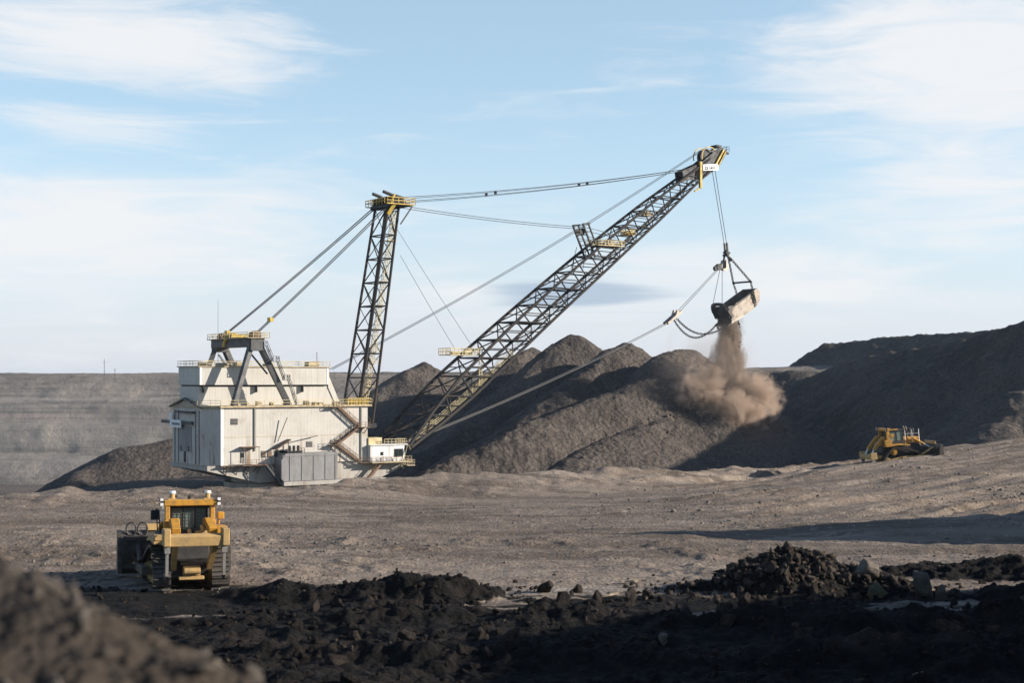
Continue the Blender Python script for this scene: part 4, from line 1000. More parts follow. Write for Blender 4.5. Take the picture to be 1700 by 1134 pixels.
# ------------------------------------------------------------------ bucket with its rigging
def chain(mb, pts, link=0.95, w=0.34, t=0.11):
    """alternate links along a polyline"""
    P = [Vector(p) for p in pts]; seg = [(P[i], P[i + 1]) for i in range(len(P) - 1)]
    total = sum((b - a).length for a, b in seg); n = max(2, int(total / (link * 0.78))); k = 0
    for i in range(n + 1):
        d = total * (i + 0.0) / n
        for a, b in seg:
            l = (b - a).length
            if d <= l + 1e-6: break
            d -= l
        c = a.lerp(b, min(1, d / max(l, 1e-6))); ax = (b - a).normalized()
        up = Vector((0, 1, 0)) if abs(ax.y) < 0.9 else Vector((0, 0, 1))
        s1 = ax.cross(up).normalized(); s2 = ax.cross(s1).normalized()
        mb.ring(c, (ax, s1 if i % 2 else s2), link * 0.5, w, t, 8)
    return mb
def build_bucket():
    root = empty('dragline_bucket', (0, 0, 0)); root.matrix_world = DM @ Matrix.Translation((139.6, 0, 44.6))
    tag(root, 'huge worn steel bucket tipping earth below the boom tip', 'bucket')
    # bucket frame: x from the mouth (0) to the back (11), z up; tilted mouth down
    th = R(27); BM = Matrix.Rotation(-th, 4, 'Y')
    Lb, Wb, Hb = 11.4, 2.9, 5.4
    def T(p): return (BM @ Vector((p[0] * 1.16 - 6.5, p[1], p[2] * 0.84 - 2.2)))
    # side profile: floor, rounded back
    prof = [(0.0, 0.0), (3, -0.1), (7.5, 0.0), (9.3, 0.5), (10.6, 1.6), (11.3, 3.1), (11.4, 4.4), (11.0, 5.5)]
    inn = [(0.1, 0.28), (3, 0.2), (7.4, 0.3), (9.1, 0.8), (10.2, 1.8), (10.85, 3.1), (10.95, 4.3), (10.65, 5.4)]
    top = [(8.5, 5.3), (3.2, 5.0), (1.6, 4.4), (0.5, 2.4)]
    side = prof + top
    mb = MB()
    for y0, y1 in ((-Wb, -Wb + 0.24), (Wb - 0.24, Wb)):
        mb.hexa([T((p[0], y0, p[1])) for p in side], [T((p[0], y1, p[1])) for p in side])
    shell = [p for p in prof] + [p for p in inn[::-1]]
    for i in range(len(prof) - 1):
        q = [prof[i], prof[i + 1], inn[i + 1], inn[i]]
        mb.hexa([T((p[0], -Wb + 0.241, p[1])) for p in q], [T((p[0], Wb - 0.241, p[1])) for p in q])
    bowl = mb.build('bowl', M['bucket'], root)
    m = MB()
    for y in (-Wb - 0.12, Wb + 0.003):
        m.hexa([T(p) for p in ((2.0, y, 4.3), (8.6, y, 4.9), (8.6, y, 5.35), (2.0, y, 4.75))], [T((p[0], p[1] + 0.117, p[2])) for p in ((2.0, y, 4.3), (8.6, y, 4.9), (8.6, y, 5.35), (2.0, y, 4.75))])
        m.hexa([T(p) for p in ((8.3, y, 0.3), (9.0, y, 0.5), (9.4, y, 5.3), (8.7, y, 5.3))], [T((p[0], p[1] + 0.117, p[2])) for p in ((8.3, y, 0.3), (9.0, y, 0.5), (9.4, y, 5.3), (8.7, y, 5.3))])
    m.build('wear_band', M['bucketdark'], bowl)
    m = MB()
    for k in range(7):
        y = -2.7 + 0.9 * k; m.hexa([T(p) for p in ((0.6, y - .3, 0.05), (0.6, y + .3, 0.05), (0.6, y + .3, 0.5), (0.6, y - .3, 0.5))], [T(p) for p in ((-1.5, y - .16, -0.25), (-1.5, y + .16, -0.25), (-1.5, y + .16, -0.05), (-1.5, y - .16, -0.05))])
    m.build('teeth', M['bucketdark'], root)
    m = MB()
    for y0, y1 in ((-Wb - 0.1, -Wb + 0.3), (Wb - 0.3, Wb + 0.1)):
        m.hexa([T(p) for p in ((-0.2, y0, -0.15), (4.4, y0, -0.2), (3.9, y0, 0.6), (0.1, y0, 0.7))], [T(p) for p in ((-0.2, y1, -0.15), (4.4, y1, -0.2), (3.9, y1, 0.6), (0.1, y1, 0.7))])
    m.build('lip', M['bucketworn'], root)
    m = MB()                                   # arch over the mouth
    ar = [(0.4, 1.3), (0.2, 3.4), (0.6, 5.6), (1.4, 7.2)]
    for sd in (-1, 1):
        ps = [Vector((0.7, sd * 2.9, 1.6)), Vector((0.1, sd * 2.95, 4.6)), Vector((-0.1, sd * 2.4, 6.4)), Vector((-0.2, sd * 1.0, 7.0)), Vector((-0.2, 0, 7.05))]
        for a, b in zip(ps[:-1], ps[1:]): m.bar(T(a), T(b), 0.75, 0.9)
        m.hexa([T(p) for p in ((-0.2, sd * 2.75, 1.8), (2.4, sd * 2.75, 4.8), (0.9, sd * 2.75, 5.6), (-0.4, sd * 2.75, 5.2))], [T(p) for p in ((-0.2, sd * 3.05, 1.8), (2.4, sd * 3.05, 4.8), (0.9, sd * 3.05, 5.6), (-0.4, sd * 3.05, 5.2))])
    m.build('arch', M['bucketdark'], root)
    # rigging, in dragline axes relative to the bucket's own centre
    def D(u, v, z): return Vector((u - 139.6, v, z - 44.6))
    up = D(135.2, 0, 60.5)
    m = MB()
    for v in (-.5, .5): m.bar(D(135.0, v, 62.0), D(135.4, v, 58.4), 0.42); m.bar(D(134.7, v, 59.4), D(136.1, v, 59.2), 0.5)
    m.bar(D(135.1, -1.0, 58.6), D(135.1, 1.0, 58.6), 0.6); m.bar(D(135.0, 0, 60.0), D(134.2, 0, 56.6), 0.4); m.bar(D(135.6, 0, 58.6), D(137.2, 0, 57.2), 0.55)
    m.build('hoist_socket', M['black'], root)
    m = MB(); m.wheel((134.4 - 139.6, 55.5 - 44.6), 1.25, -0.5, 0.5, 18); m.bar(D(134.4, -.7, 57.2), D(134.4, -.7, 55.0), 0.9, 0.3); m.bar(D(134.4, .7, 57.2), D(134.4, .7, 55.0), 0.9, 0.3); m.build('dump_block', M['bucketworn'], root)
    m = MB(); m.wheel((132.4 - 139.6, 55.2 - 44.6), 0.9, -0.5, 0.5, 14); m.bar(D(131.4, 0, 54.8), D(132.4, 0, 55.2), 0.3); m.wheel((131.4 - 139.6, 54.8 - 44.6), 0.7, -0.4, 0.4, 12); m.build('sheave', M['black'], root)
    tr = [T((8.9, sd * (Wb + 0.2), 4.6)) for sd in (-1, 1)]
    tn = [T((9.1, -(Wb + 0.25), 1.6)), T((9.1, Wb + 0.25, 4.2))]
    m = MB(); sp = [D(141.0, -3.6, 51.3), D(141.0, 3.4, 51.3)]
    for s, v in ((0, -.5), (1, .5)): chain(m, [D(136.6, v, 57.6), sp[s]], 0.9, 0.28, 0.12)
    m.build('hoist_chain', M['black'], root)
    m = MB()
    for s in (0, 1): chain(m, [sp[s], T((8.9, (-1, 1)[s] * (Wb + 0.3), 2.2 if s == 0 else 3.6))], 0.9, 0.28, 0.12)
    m.build('lower_chain', M['black'], root)
    m = MB(); m.tube(sp[0], sp[1], 0.25, 8); m.build('spreader_bar', M['black'], root)
    # dump ropes, drag knuckle, drag chains
    m = MB()
    for sd in (-1, 1):
        m.tube(D(133.4, sd * .4, 55.0), T((-0.1, sd * 1.9, 7.0)), 0.075, 5); m.tube(D(132.2, sd * .4, 54.6), D(117.4, sd * .6, 42.0), 0.08, 5)
    m.build('dump_rope', M['rope'], root)
    m = MB()
    for sd in (-1, 1): m.bar(D(113.6, sd * .7, 39.2), D(118.4, sd * .7, 42.6), 0.75, 0.6); m.bar(D(116.4, sd * .7, 40.6), D(117.2, sd * .7, 42.8), 0.7)
    m.bar(D(116, -1.1, 40.9), D(116, 1.1, 40.9), 0.5); m.build('drag_knuckle', M['bucketworn'], root)
    for sd in (-1, 1):
        m = MB(); e = T((-0.6, sd * 2.5, 0.3)); a = D(116.6, sd * .7, 40.8)
        pts = [a.lerp(e, k / 12) - Vector((0, 0, (4.6 + sd * 0.5) * 4 * (k / 12) * (1 - k / 12) * (1.0 - 0.2 * k / 12))) for k in range(13)]
        chain(m, pts, 0.8, 0.26, 0.11); m.build('drag_chain', M['black'], root)
build_bucket()

# ------------------------------------------------------------------ bulldozers
def build_dozer(label, loc, yaw, pitch, roll, raised, group='yellow bulldozers on the bench'):
    root = empty('bulldozer', loc, (roll, -pitch, yaw))
    tag(root, label, 'bulldozer', group)
    Y_, D_, K_ = M['dozer'], M['dozerdust'], M['dozerdark']
    # hull and undercarriage
    m = MB(); m.prism([(-2.2, 0.75), (-2.45, 1.6), (-1.9, 2.5), (2.5, 2.3), (2.9, 1.5), (2.6, 0.7), (0, 0.55)], 'y', -0.86, 0.86)
    hull = m.build('hull', K_, root, bevel=0.04)
    m = MB(); m.box(-2.62, -2.25, -0.42, 0.42, 0.75, 1.25); m.tube((-2.7, -0.4, 1.0), (-2.7, 0.4, 1.0), 0.16, 10); m.box(-2.6, -2.4, -0.62, 0.62, 0.55, 0.72); m.build('drawbar_case', M['dozerdust'], hull, bevel=0.02)
    for sd in (-1, 1):
        # loop of shoes round front idler, rear idler and raised sprocket
        W0 = sd * 1.45
        circ = [((2.25, 0.56), 0.52), ((-2.05, 0.56), 0.52), ((-1.15, 1.62), 0.50)]
        pts = []
        def arc(c, r, a0, a1, n):
            for i in range(n + 1):
                a = a0 + (a1 - a0) * i / n; pts.append((c[0] + r * math.cos(a), c[1] + r * math.sin(a)))
        arc(circ[0][0], .52, R(68), R(-90), 12)
        arc(circ[1][0], .52, R(-90), R(-230), 9)
        arc(circ[2][0], .50, R(130), R(76), 7)
        pts.append((0.3, 1.83)); pts.append((1.4, 1.42))
        pts.append(pts[0])
        segs = [(Vector((a[0], 0, a[1])), Vector((b[0], 0, b[1]))) for a, b in zip(pts[:-1], pts[1:])]
        tot = sum((b - a).length for a, b in segs); N = 46
        tr = MB()
        for k in range(N):
            d = tot * k / N
            for a, b in segs:
                l = (b - a).length
                if d <= l: break
                d -= l
            c = a.lerp(b, d / max(l, 1e-6)); t = (b - a).normalized(); nrm = Vector((-t.z, 0, t.x))
            h = tot / N * 0.47
            p0, p1 = c - t * h, c + t * h
            w = 0.44
            def q(p, y, o): return (p + nrm * o) + Vector((0, W0 + y, 0))
            tr.hexa([q(p0, -w, -.02), q(p1, -w, -.02), q(p1, w, -.02), q(p0, w, -.02)], [q(p0, -w, .05), q(p1, -w, .05), q(p1, w, .05), q(p0, w, .05)])
            g0, g1 = p1 - t * 0.06, p1
            tr.hexa([q(g0, -w, .05), q(g1, -w, .05), q(g1, w, .05), q(g0, w, .05)], [q(g0, -w, .15), q(g1, -w, .15), q(g1, w, .15), q(g0, w, .15)])
            for yy in (-.12, .12):
                tr.hexa([q(p0, yy - .05, -.14), q(p1, yy - .05, -.14), q(p1, yy + .05, -.14), q(p0, yy + .05, -.14)], [q(p0, yy - .05, -.03), q(p1, yy - .05, -.03), q(p1, yy + .05, -.03), q(p0, yy + .05, -.03)])
        track = tr.build('track', M['trackmat'], root)
        for (cx, cz), r in circ:
            w_ = MB(); yo = W0 + sd * 0.20
            w_.wheel((cx, cz), r * 0.80, W0 - 0.2, W0 + 0.2, 20); w_.wheel((cx, cz), r * 0.62, min(yo, yo + sd * .10), max(yo, yo + sd * .10), 20); w_.wheel((cx, cz), r * 0.30, min(yo, yo + sd * .18), max(yo, yo + sd * .18), 14)
            for k in range(10):
                a = 2 * math.pi * k / 10; x, z = cx + r * .5 * math.cos(a), cz + r * .5 * math.sin(a); w_.tube((x, yo + sd * .1, z), (x, yo + sd * .14, z), 0.035, 6)
            w_.build('sprocket' if cz > 1 else 'idler', Y_ if cz > 1 else D_, track)
        f = MB(); f.prism([(-1.7, 0.32), (-1.5, 0.78), (0.3, 0.95), (1.9, 0.82), (1.9, 0.32)], 'y', W0 - 0.17, W0 + 0.17)
        for k in range(6): f.wheel((-1.35 + k * 0.56, 0.30), 0.20, W0 - 0.22, W0 + 0.22, 12)
        f.build('roller_frame', D_, track)
        # push arm and its lift cylinder
        p = MB(); ya = sd * 2.02
        p.bar((-0.1, ya, 0.75), (3.75, ya, 0.55), 0.26, 0.42); p.tube((2.2, ya, 0.95), (3.75, ya * 0.98, 1.65), 0.11, 10); p.box(-0.35, 0.2, min(sd*1.85, sd*2.2), max(sd*1.85, sd*2.2), 0.55, 0.95)
        p.build('push_arm', M['bladesteel'] if raised else D_, root)  # shade put into the colour: dark arms on one dozer, dusty on the sunlit one
        p = MB(); p.tube((1.7, sd * 0.98, 2.95), (3.05, sd * 1.05, 2.05), 0.13, 10); cyl = p.build('lift_cylinder', Y_, root); p = MB(); p.tube((3.05, sd * 1.05, 2.05), (3.8, sd * 1.1, 1.55), 0.07, 8); p.build('rod', M['chrome'], cyl)
        # fender with step box
        p = MB(); p.prism([(-2.2, 2.30), (-2.2, 2.48), (-0.5, 2.55), (0.9, 2.30), (0.9, 2.15), (-0.6, 2.36)], 'y', min(sd * .9, sd * 1.85), max(sd * .9, sd * 1.85))
        p.box(-2.25, -1.35, min(sd * 1.28, sd * 1.80), max(sd * 1.28, sd * 1.80), 2.49, 3.15 if sd < 0 else 2.75)
        p.build('fender', Y_ if sd < 0 else D_, root, bevel=0.03)
    # engine hood
    m = MB(); m.hexa([(0.55, -0.80, 1.9), (2.75, -0.72, 1.9), (2.75, 0.72, 1.9), (0.55, 0.80, 1.9)], [(0.55, -0.74, 3.22), (2.72, -0.62, 3.0), (2.72, 0.62, 3.0), (0.55, 0.74, 3.22)])
    hood = m.build('hood', Y_, root, bevel=0.05)
    for sd in (-1, 1):
        m = MB()
        for k in range(3):
            x = 0.75 + 0.65 * k; y = sd * (0.815 - 0.02 * k); m.box(x, x + 0.55, min(y, y - sd * 0.1), max(y, y - sd * .1), 2.0, 2.85)
        sp = m.build('side_panel', Y_, hood)
        m = MB()
        for k in range(3):
            for j in range(6):
                x = 0.80 + 0.65 * k; y = sd * (0.83 - 0.02 * k); m.box(x, x + 0.45, min(y, y - sd * .04), max(y, y - sd * .04), 2.10 + j * .13, 2.135 + j * .13)
        m.build('louver', K_, sp)
    m = MB(); m.box(2.74, 2.82, -0.6, 0.6, 1.2, 2.9)
    for k in range(8): m.box(2.83, 2.86, -0.55, 0.55, 1.3 + k * .2, 1.36 + k * .2)
    m.build('radiator_grille', K_, hood)
    for x, y in ((1.25, -0.35), (1.25, 0.35)):
        m = MB(); m.tube((x, y, 3.0), (x, y, 4.15), 0.11, 10); m.tube((x, y, 4.15), (x - 0.12, y, 4.45), 0.10, 10); m.build('exhaust_stack', M['trackmat'], hood)
    for x, y in ((2.0, -0.45), (2.0, 0.45)):
        m = MB(); m.tube((x, y, 2.95), (x, y, 3.75), 0.09, 10); m.tube((x, y, 3.75), (x, y, 4.1), 0.17, 12); m.build('precleaner', K_, hood)
    m = MB()
    for sd in (-1, 1):
        q = [Vector((0.5, sd * 1.0, 2.4)), Vector((0.5, sd * 1.0, 4.2)), ]
        for x in (0.75, 1.65, 2.55): m.tube((x, sd * 0.85, 2.4), (x + .05, sd * 0.85, 4.0), 0.035, 6)
        m.tube((0.75, sd * .85, 3.55), (2.6, sd * .85, 3.45), 0.03, 6)
    m.build('grab_rail', M['chrome'], hood)
    # cab
    m = MB(); m.box(-1.35, 0.5, -0.95, 0.95, 2.3, 2.85); m.box(-1.42, 0.62, -1.02, 1.02, 4.02, 4.16)
    for x in (-1.30, -0.35, 0.44):
        for y in (-0.91, 0.91): m.bar((x, y, 2.85), (x, y * .97, 4.03), 0.10)
    for y in (-.3, .3): m.bar((-1.30, y, 2.85), (-1.30, y, 4.03), 0.07)
    cab = m.build('cab', K_, root, bevel=0.015)
    def pane(nm, a, b, c, d, th=(0, 0.02, 0)):
        p = MB(); t = Vector(th); p.hexa([a, b, c, d], [Vector(x) + t for x in (a, b, c, d)]); return p.build(nm, M['cabglass'], cab)
    for y in (-0.90, 0.885):
        pane('window', (-1.24, y, 2.86), (-0.41, y, 2.86), (-0.41, y * .975, 4.0), (-1.24, y * .975, 4.0)); pane('window', (-0.29, y, 2.86), (0.38, y, 2.86), (0.38, y * .975, 4.0), (-0.29, y * .975, 4.0))
    pane('rear_window', (-1.31, -0.85, 2.87), (-1.31, 0.85, 2.87), (-1.31, 0.83, 4.0), (-1.31, -0.83, 4.0), (0.02, 0, 0))
    pane('front_window', (0.44, -0.85, 2.87), (0.44, 0.85, 2.87), (0.44, 0.83, 4.0), (0.44, -0.83, 4.0), (0.02, 0, 0))
    m = MB()
    for k in range(9): y = -0.8 + k * 0.2; m.bar((-1.40, y, 2.9), (-1.40, y, 3.98), 0.022)
    for k in range(7): z = 2.95 + k * 0.165; m.bar((-1.40, -.85, z), (-1.40, .85, z), 0.022)
    m.build('window_guard', M['trackmat'], cab)
    m = MB(); m.box(-0.75, -0.25, -0.3, 0.3, 2.86, 3.05); m.box(-0.82, -0.70, -0.3, 0.3, 3.05, 3.75); m.box(-0.82, -0.72, -0.14, 0.14, 3.75, 3.95); m.build('seat', K_, cab, bevel=0.03)
    # roll-over frame
    m = MB()
    for sd in (-1, 1):
        m.bar((-1.62, sd * 1.12, 2.4), (-1.55, sd * 1.12, 4.25), 0.24, 0.34); m.bar((-1.62, sd * 1.12, 3.0), (-1.62, sd * 1.12, 3.45), 0.34, 0.4)
    m.box(-1.78, -1.36, -1.30, 1.30, 4.18, 4.48)
    for sd in (-1, 1): m.bar((-1.5, sd * 1.1, 4.3), (-0.2, sd * 1.05, 4.25), 0.14)
    rops = m.build('rollover_frame', Y_, root, bevel=0.03)
    for sd in (-1, 1) if raised else ():
        m = MB(); m.tube((-1.56, sd * 0.88, 4.48), (-1.56, sd * .88, 4.80), 0.13, 10); m.box(-1.68, -1.44, sd * .88 - .2, sd * .88 + .2, 4.48, 4.56); mm = m.build('receiver_mast', D_, rops)
        m = MB(); m.tube((-1.56, sd * .88, 4.80), (-1.56, sd * .88, 4.92), 0.19, 14, 0.15); m.build('receiver', M['white'], mm)
        for k in (-.2, .2): m = MB(); m.tube((-1.56, sd * .88 + k, 4.80), (-1.56, sd * .88 + k, 5.15), 0.018, 5); m.build('whip_aerial', M['trackmat'], mm)
    for sd in (-1, 1):
        m = MB(); m.box(-1.84, -1.70, sd * 1.42 - .1, sd * 1.42 + .1, 4.18, 4.36); m.box(-1.84, -1.70, sd * 1.42 - .1, sd * 1.42 + .1, 4.42, 4.60); m.bar((-1.6, sd * 1.2, 4.4), (-1.7, sd * 1.45, 4.4), 0.08); lt = m.build('work_light', K_, rops)
        for z in (4.20, 4.44): m = MB(); m.box(-1.865, -1.842, sd * 1.42 - .08, sd * 1.42 + .08, z, z + .14); m.build('lens', M['white'], lt)
    # access ladder, mirrors and filters on the left; beacon block on the right
    m = MB(); m.tube((-0.9, 1.35, 2.5), (-0.9, 1.45, 3.9), 0.03, 6); m.tube((0.3, 1.35, 2.5), (0.3, 1.45, 3.9), 0.03, 6); m.tube((-0.9, 1.45, 3.9), (0.3, 1.45, 3.9), 0.03, 6); m.tube((-0.9, 1.4, 3.2), (0.3, 1.4, 3.2), 0.03, 6)
    m.box(-0.9, 0.3, 1.05, 1.5, 2.5, 2.75); m.box(0.3, 0.5, 1.3, 1.7, 3.3, 3.8)
    m.build('access_rail', K_, root)
    m = MB(); m.box(-1.5, -1.0, -1.75, -1.42, 3.45, 3.80); m.bar((-1.2, -1.5, 3.15), (-1.2, -1.55, 3.5), 0.12); m.build('filter_box', Y_, root, bevel=0.04)
    # rear tank and hydraulics
    m = MB(); m.hexa([(-2.35, -0.92, 1.7), (-1.4, -0.92, 1.7), (-1.4, 0.92, 1.7), (-2.35, 0.92, 1.7)], [(-2.05, -0.88, 3.0), (-1.45, -0.88, 3.0), (-1.45, 0.88, 3.0), (-2.05, 0.88, 3.0)]); tank = m.build('fuel_tank', K_, root, bevel=0.05)
    m = MB(); m.box(-2.5, -2.1, -0.75, -0.18, 2.45, 2.95); m.tube((-2.6, 0.1, 2.7), (-2.2, 0.1, 3.0), 0.1, 10); m.bar((-2.45, -.6, 2.9), (-2.3, -.5, 3.25), .18); m.build('valve_bank', D_, tank, bevel=0.03)
    m = MB(); m.box(-2.72, -2.40, -0.55, 0.55, 1.30, 1.42); m.tube((-2.75, -.5, 1.6), (-2.75, .3, 1.52), 0.04, 6); m.build('hose_guard', M['stair'], tank)
    # ripper
    zb = 2.38 if raised else 0.95
    rw = 1.58 if raised else 1.78
    m = MB(); m.prism([(-4.15, zb), (-4.2, zb + 0.5), (-3.95, zb + 0.62), (-3.55, zb + 0.55), (-3.5, zb + 0.05)], 'y', -rw, rw)
    for y in (-rw + 0.16, rw - 0.16): m.box(-4.25, -3.45, y - .17, y + .17, zb + 0.02, zb + 0.86)
    rip = m.build('ripper', D_, root, bevel=0.04)
    for y in (-rw + 0.2, rw - 0.2):
        m = MB(); m.box(-4.12, -3.70, y - .13, y + .13, zb - 0.32, zb - 0.004); zt = zb - (1.45 if raised else 1.25); m.hexa([(-4.02, y - .07, zb - .32), (-3.78, y - .07, zb - .32), (-3.78, y + .07, zb - .32), (-4.02, y + .07, zb - .32)], [(-3.95, y - .07, zt), (-3.66, y - .07, zt), (-3.66, y + .07, zt), (-3.95, y + .07, zt)]); m.hexa([(-3.98, y - .08, zt), (-3.64, y - .08, zt), (-3.64, y + .08, zt), (-3.98, y + .08, zt)], [(-3.5, y - .04, zt - .30), (-3.4, y - .04, zt - .30), (-3.4, y + .04, zt - .30), (-3.5, y + .04, zt - .30)])
        m.build('shank', M['shank'], rip)
    for y in (-0.88, 0.88):
        m = MB(); m.bar((-2.45, y, 1.15), (-3.75, y * 1.1, zb + 0.15), 0.26, 0.34); m.build('ripper_arm', D_, rip)
        m = MB(); m.bar((-2.15, y * .95, 3.45), (-3.45, y * 1.02, zb + 0.62 + (0.05 if raised else 0.5)), 0.42, 0.34); m.box(-2.35, -1.95, y * .95 - .25, y * .95 + .25, 3.2, 3.55); rc = m.build('ripper_cylinder', Y_, rip, bevel=0.03)
        if not raised:
            m = MB(); m.tube((-3.4, y * 1.02, zb + 1.2), (-3.8, y * 1.05, zb + 0.55), 0.10, 8); m.build('rod', M['chrome'], rc)
    # blade
    m = MB(); n = 12
    prof = [(4.55 - 0.42 * math.sin(math.pi * k / n) + (0.10 if k < 2 else 0), 0.02 + 2.35 * k / n) for k in range(n + 1)]
    back = [(p[0] - 0.16, p[1]) for p in prof]
    for k in range(n):
        m.hexa([(prof[k][0], -3.0, prof[k][1]), (prof[k + 1][0], -3.0, prof[k + 1][1]), (back[k + 1][0], -3.0, back[k + 1][1]), (back[k][0], -3.0, back[k][1])],
               [(prof[k][0], 3.0, prof[k][1]), (prof[k + 1][0], 3.0, prof[k + 1][1]), (back[k + 1][0], 3.0, back[k + 1][1]), (back[k][0], 3.0, back[k][1])])
    bl = m.build('blade', M['bladesteel'], root)
    if not raised: bl.location.z = -0.45
    m = MB()
    for y in (-2.9, 2.9): m.prism([(3.85, 0.1), (4.65, 0.05), (4.55, 2.4), (4.15, 2.3)], 'y', y - .11, y + .11)
    for z in (0.5, 1.3, 2.0): m.box(3.72, 4.02, -2.75, 2.75, z - .1, z + .1)
    for y in (-1.9, -1.1, 1.1, 1.9): m.bar((3.78, y, 0.3), (3.86, y * 1.02, 2.1), 0.2)
    m.bar((3.8, 1.9, 0.5), (3.8, 2.75, 1.9), .16); m.bar((3.8, -1.9, 0.5), (3.8, -2.75, 1.9), .16)
    m.build('blade_rib', M['bladesteel'], bl)
    m = MB(); m.prism([(4.38, 2.37), (4.24, 2.37), (4.3, 2.72), (4.4, 2.72)], 'y', -1.5, 1.5); m.build('spill_guard', D_, bl)
    for y in (1.7, 2.3): m = MB(); m.ring((4.25, y, 2.45), ((0, 1, 0), (0, 0, 1)), 0.26, 0.36, 0.04, 12); m.build('lifting_loop', K_, bl)
    return root
g = NT('cab_glass'); M['cabglass'] = g.done(C(0.26, 0.34, 0.31), 0.06, spec=0.6); g.b.inputs['Transmission Weight'].default_value = 0.4; g.b.inputs['IOR'].default_value = 1.1

az_ = float(bench_z(np.array([-16.2]), np.array([71.5]), False)[0])
build_dozer('yellow bulldozer seen from behind with raised ripper and wide black blade on the black soil', (-16.9, 73.4, -10.62), R(110.5), R(0), R(0.8), True)
build_dozer('dusty yellow bulldozer in profile climbing the bare slope below the dark hill', (47.6, 175.0, -10.45), R(9), R(6.5), R(0.5), False)

# ------------------------------------------------------------------ stones, clods, timber
def rock_shape(seed, sub=2, rough=0.35, flat=(1, 1, 0.75)):
    bm = bmesh.new(); bmesh.ops.create_icosphere(bm, subdivisions=sub, radius=1.0)
    off = Vector((seed * 3.7, seed * 1.3, seed * 2.1))
    for v in bm.verts:
        d = v.co.normalized()
        k = 1 + rough * mnoise.noise(d * 1.3 + off) + rough * 0.55 * mnoise.noise(d * 2.9 + off) + rough * 0.3 * mnoise.noise(d * 6.0 + off)
        v.co = Vector((d.x * k * flat[0], d.y * k * flat[1], d.z * k * flat[2]))
    # knock flat facets into it
    rnd = random.Random(seed)
    for _ in range(18):
        n = Vector((rnd.uniform(-1, 1), rnd.uniform(-1, 1), rnd.uniform(-1, 1))).normalized(); lim = rnd.uniform(0.45, 0.8)
        for v in bm.verts:
            e = v.co.dot(n) - lim
            if e > 0: v.co -= n * e * 0.95
    V = np.array([v.co[:] for v in bm.verts]); Fc = np.array([[v.index for v in f.verts] for f in bm.faces]); bm.free()
    return V, Fc
def block_shape(seed, n=13, sub=0, rough=0.0):
    """angular broken block: hull of random points, optionally cut finer and roughened"""
    rnd = random.Random(seed); bm = bmesh.new()
    for _ in range(n):
        d = Vector((rnd.gauss(0, 1), rnd.gauss(0, 1), rnd.gauss(0, 1))).normalized() * rnd.uniform(0.75, 1.1)
        bm.verts.new((d.x, d.y * rnd.uniform(0.7, 1.0), d.z * 0.8))
    r = bmesh.ops.convex_hull(bm, input=bm.verts)
    bmesh.ops.delete(bm, geom=[g for g in r['geom_interior'] if isinstance(g, bmesh.types.BMVert)], context='VERTS')
    bmesh.ops.triangulate(bm, faces=bm.faces)
    if sub:
        bmesh.ops.subdivide_edges(bm, edges=bm.edges, cuts=sub, use_grid_fill=True)
        bmesh.ops.triangulate(bm, faces=bm.faces)
        off = Vector((seed * 1.7, seed * 0.6, 3.0))
        for v in bm.verts:
            d = v.co.normalized(); v.co += d * (rough * (mnoise.noise(v.co * 2.2 + off) + 0.6 * mnoise.noise(v.co * 5.0 + off)))
    bmesh.ops.recalc_face_normals(bm, faces=bm.faces)
    bm.verts.index_update()
    V = np.array([v.co[:] for v in bm.verts]); Fc = np.array([[v.index for v in f.verts] for f in bm.faces]); bm.free()
    return V, Fc
SH2 = [block_shape(i + 1, 9 + i % 5) for i in range(14)]
SH3 = [block_shape(40 + i, 15 + i % 6, 4, 0.10) for i in range(10)]
rng = np.random.default_rng(5)
def rubble(name, pos, size, mat, label, shapes=SH2):
    Vs = []; Fs = []; b = 0
    for (x, y, z), s in zip(pos, size):
        V, Fc = shapes[rng.integers(len(shapes))]
        a, c_ = rng.uniform(0, 6.28, 2); ca, sa = math.cos(a), math.sin(a); cb, sb = math.cos(c_), math.sin(c_)
        Rm = np.array([[ca, -sa, 0], [sa, ca, 0], [0, 0, 1]]) @ np.array([[1, 0, 0], [0, cb, -sb], [0, sb, cb]])
        Vs.append(V @ Rm.T * (s * rng.uniform(0.5, 1.45, 3)) + (x, y, z + s * 0.15)); Fs.append(Fc + b); b += len(V)
    o = np_mesh(name, np.concatenate(Vs), np.concatenate(Fs), mat, False)
    o['kind'] = 'stuff'; o['label'] = label
    return o
def scat(n, x0, x1, y0, y1, smin, smax, dens=None, power=3.0):
    x = rng.uniform(x0, x1, n); y = rng.uniform(y0, y1, n)
    if dens is not None:
        k = rng.uniform(0, 1, n) < dens(x, y); x, y = x[k], y[k]
    z = bench_z(x, y); s = smin + (smax - smin) * rng.uniform(0, 1, len(x)) ** power
    return np.stack([x, y, z], 1), s
# pale pebbles over the lit bench, dark clods in the soil
p, s = scat(24000, -34, 50, 70, 128, 0.025, 0.16, lambda x, y: np.clip(0.35 + 1.3 * fbm(x * 0.12, y * 0.12, 3, 500), 0.04, 1) * (np.abs(x) < 0.42 * y), 4)
rubble('gravel', p, s, M['stonegrey'], 'grey gravel strewn over the bench')
p, s = scat(3800, 8, 76, 104, 186, 0.05, 0.26, lambda x, y: np.clip(0.4 + 1.3 * fbm(x * 0.1, y * 0.1, 3, 503), 0.05, 1), 4)
rubble('gravel', p, s, M['stonegrey'], 'pale stones strewn over the rising slope')
p, s = scat(16000, -22, 30, 43, 74, 0.025, 0.24, lambda x, y: np.clip(0.4 + 1.6 * fbm(x * 0.25, y * 0.25, 3, 505), 0.03, 1) * (y < 72 + 0 * x) * (np.abs(x) < 0.45 * y) * (1 - 0.8 * np.exp(-((x + 15) / 5) ** 2) * (y > 62)), 4)
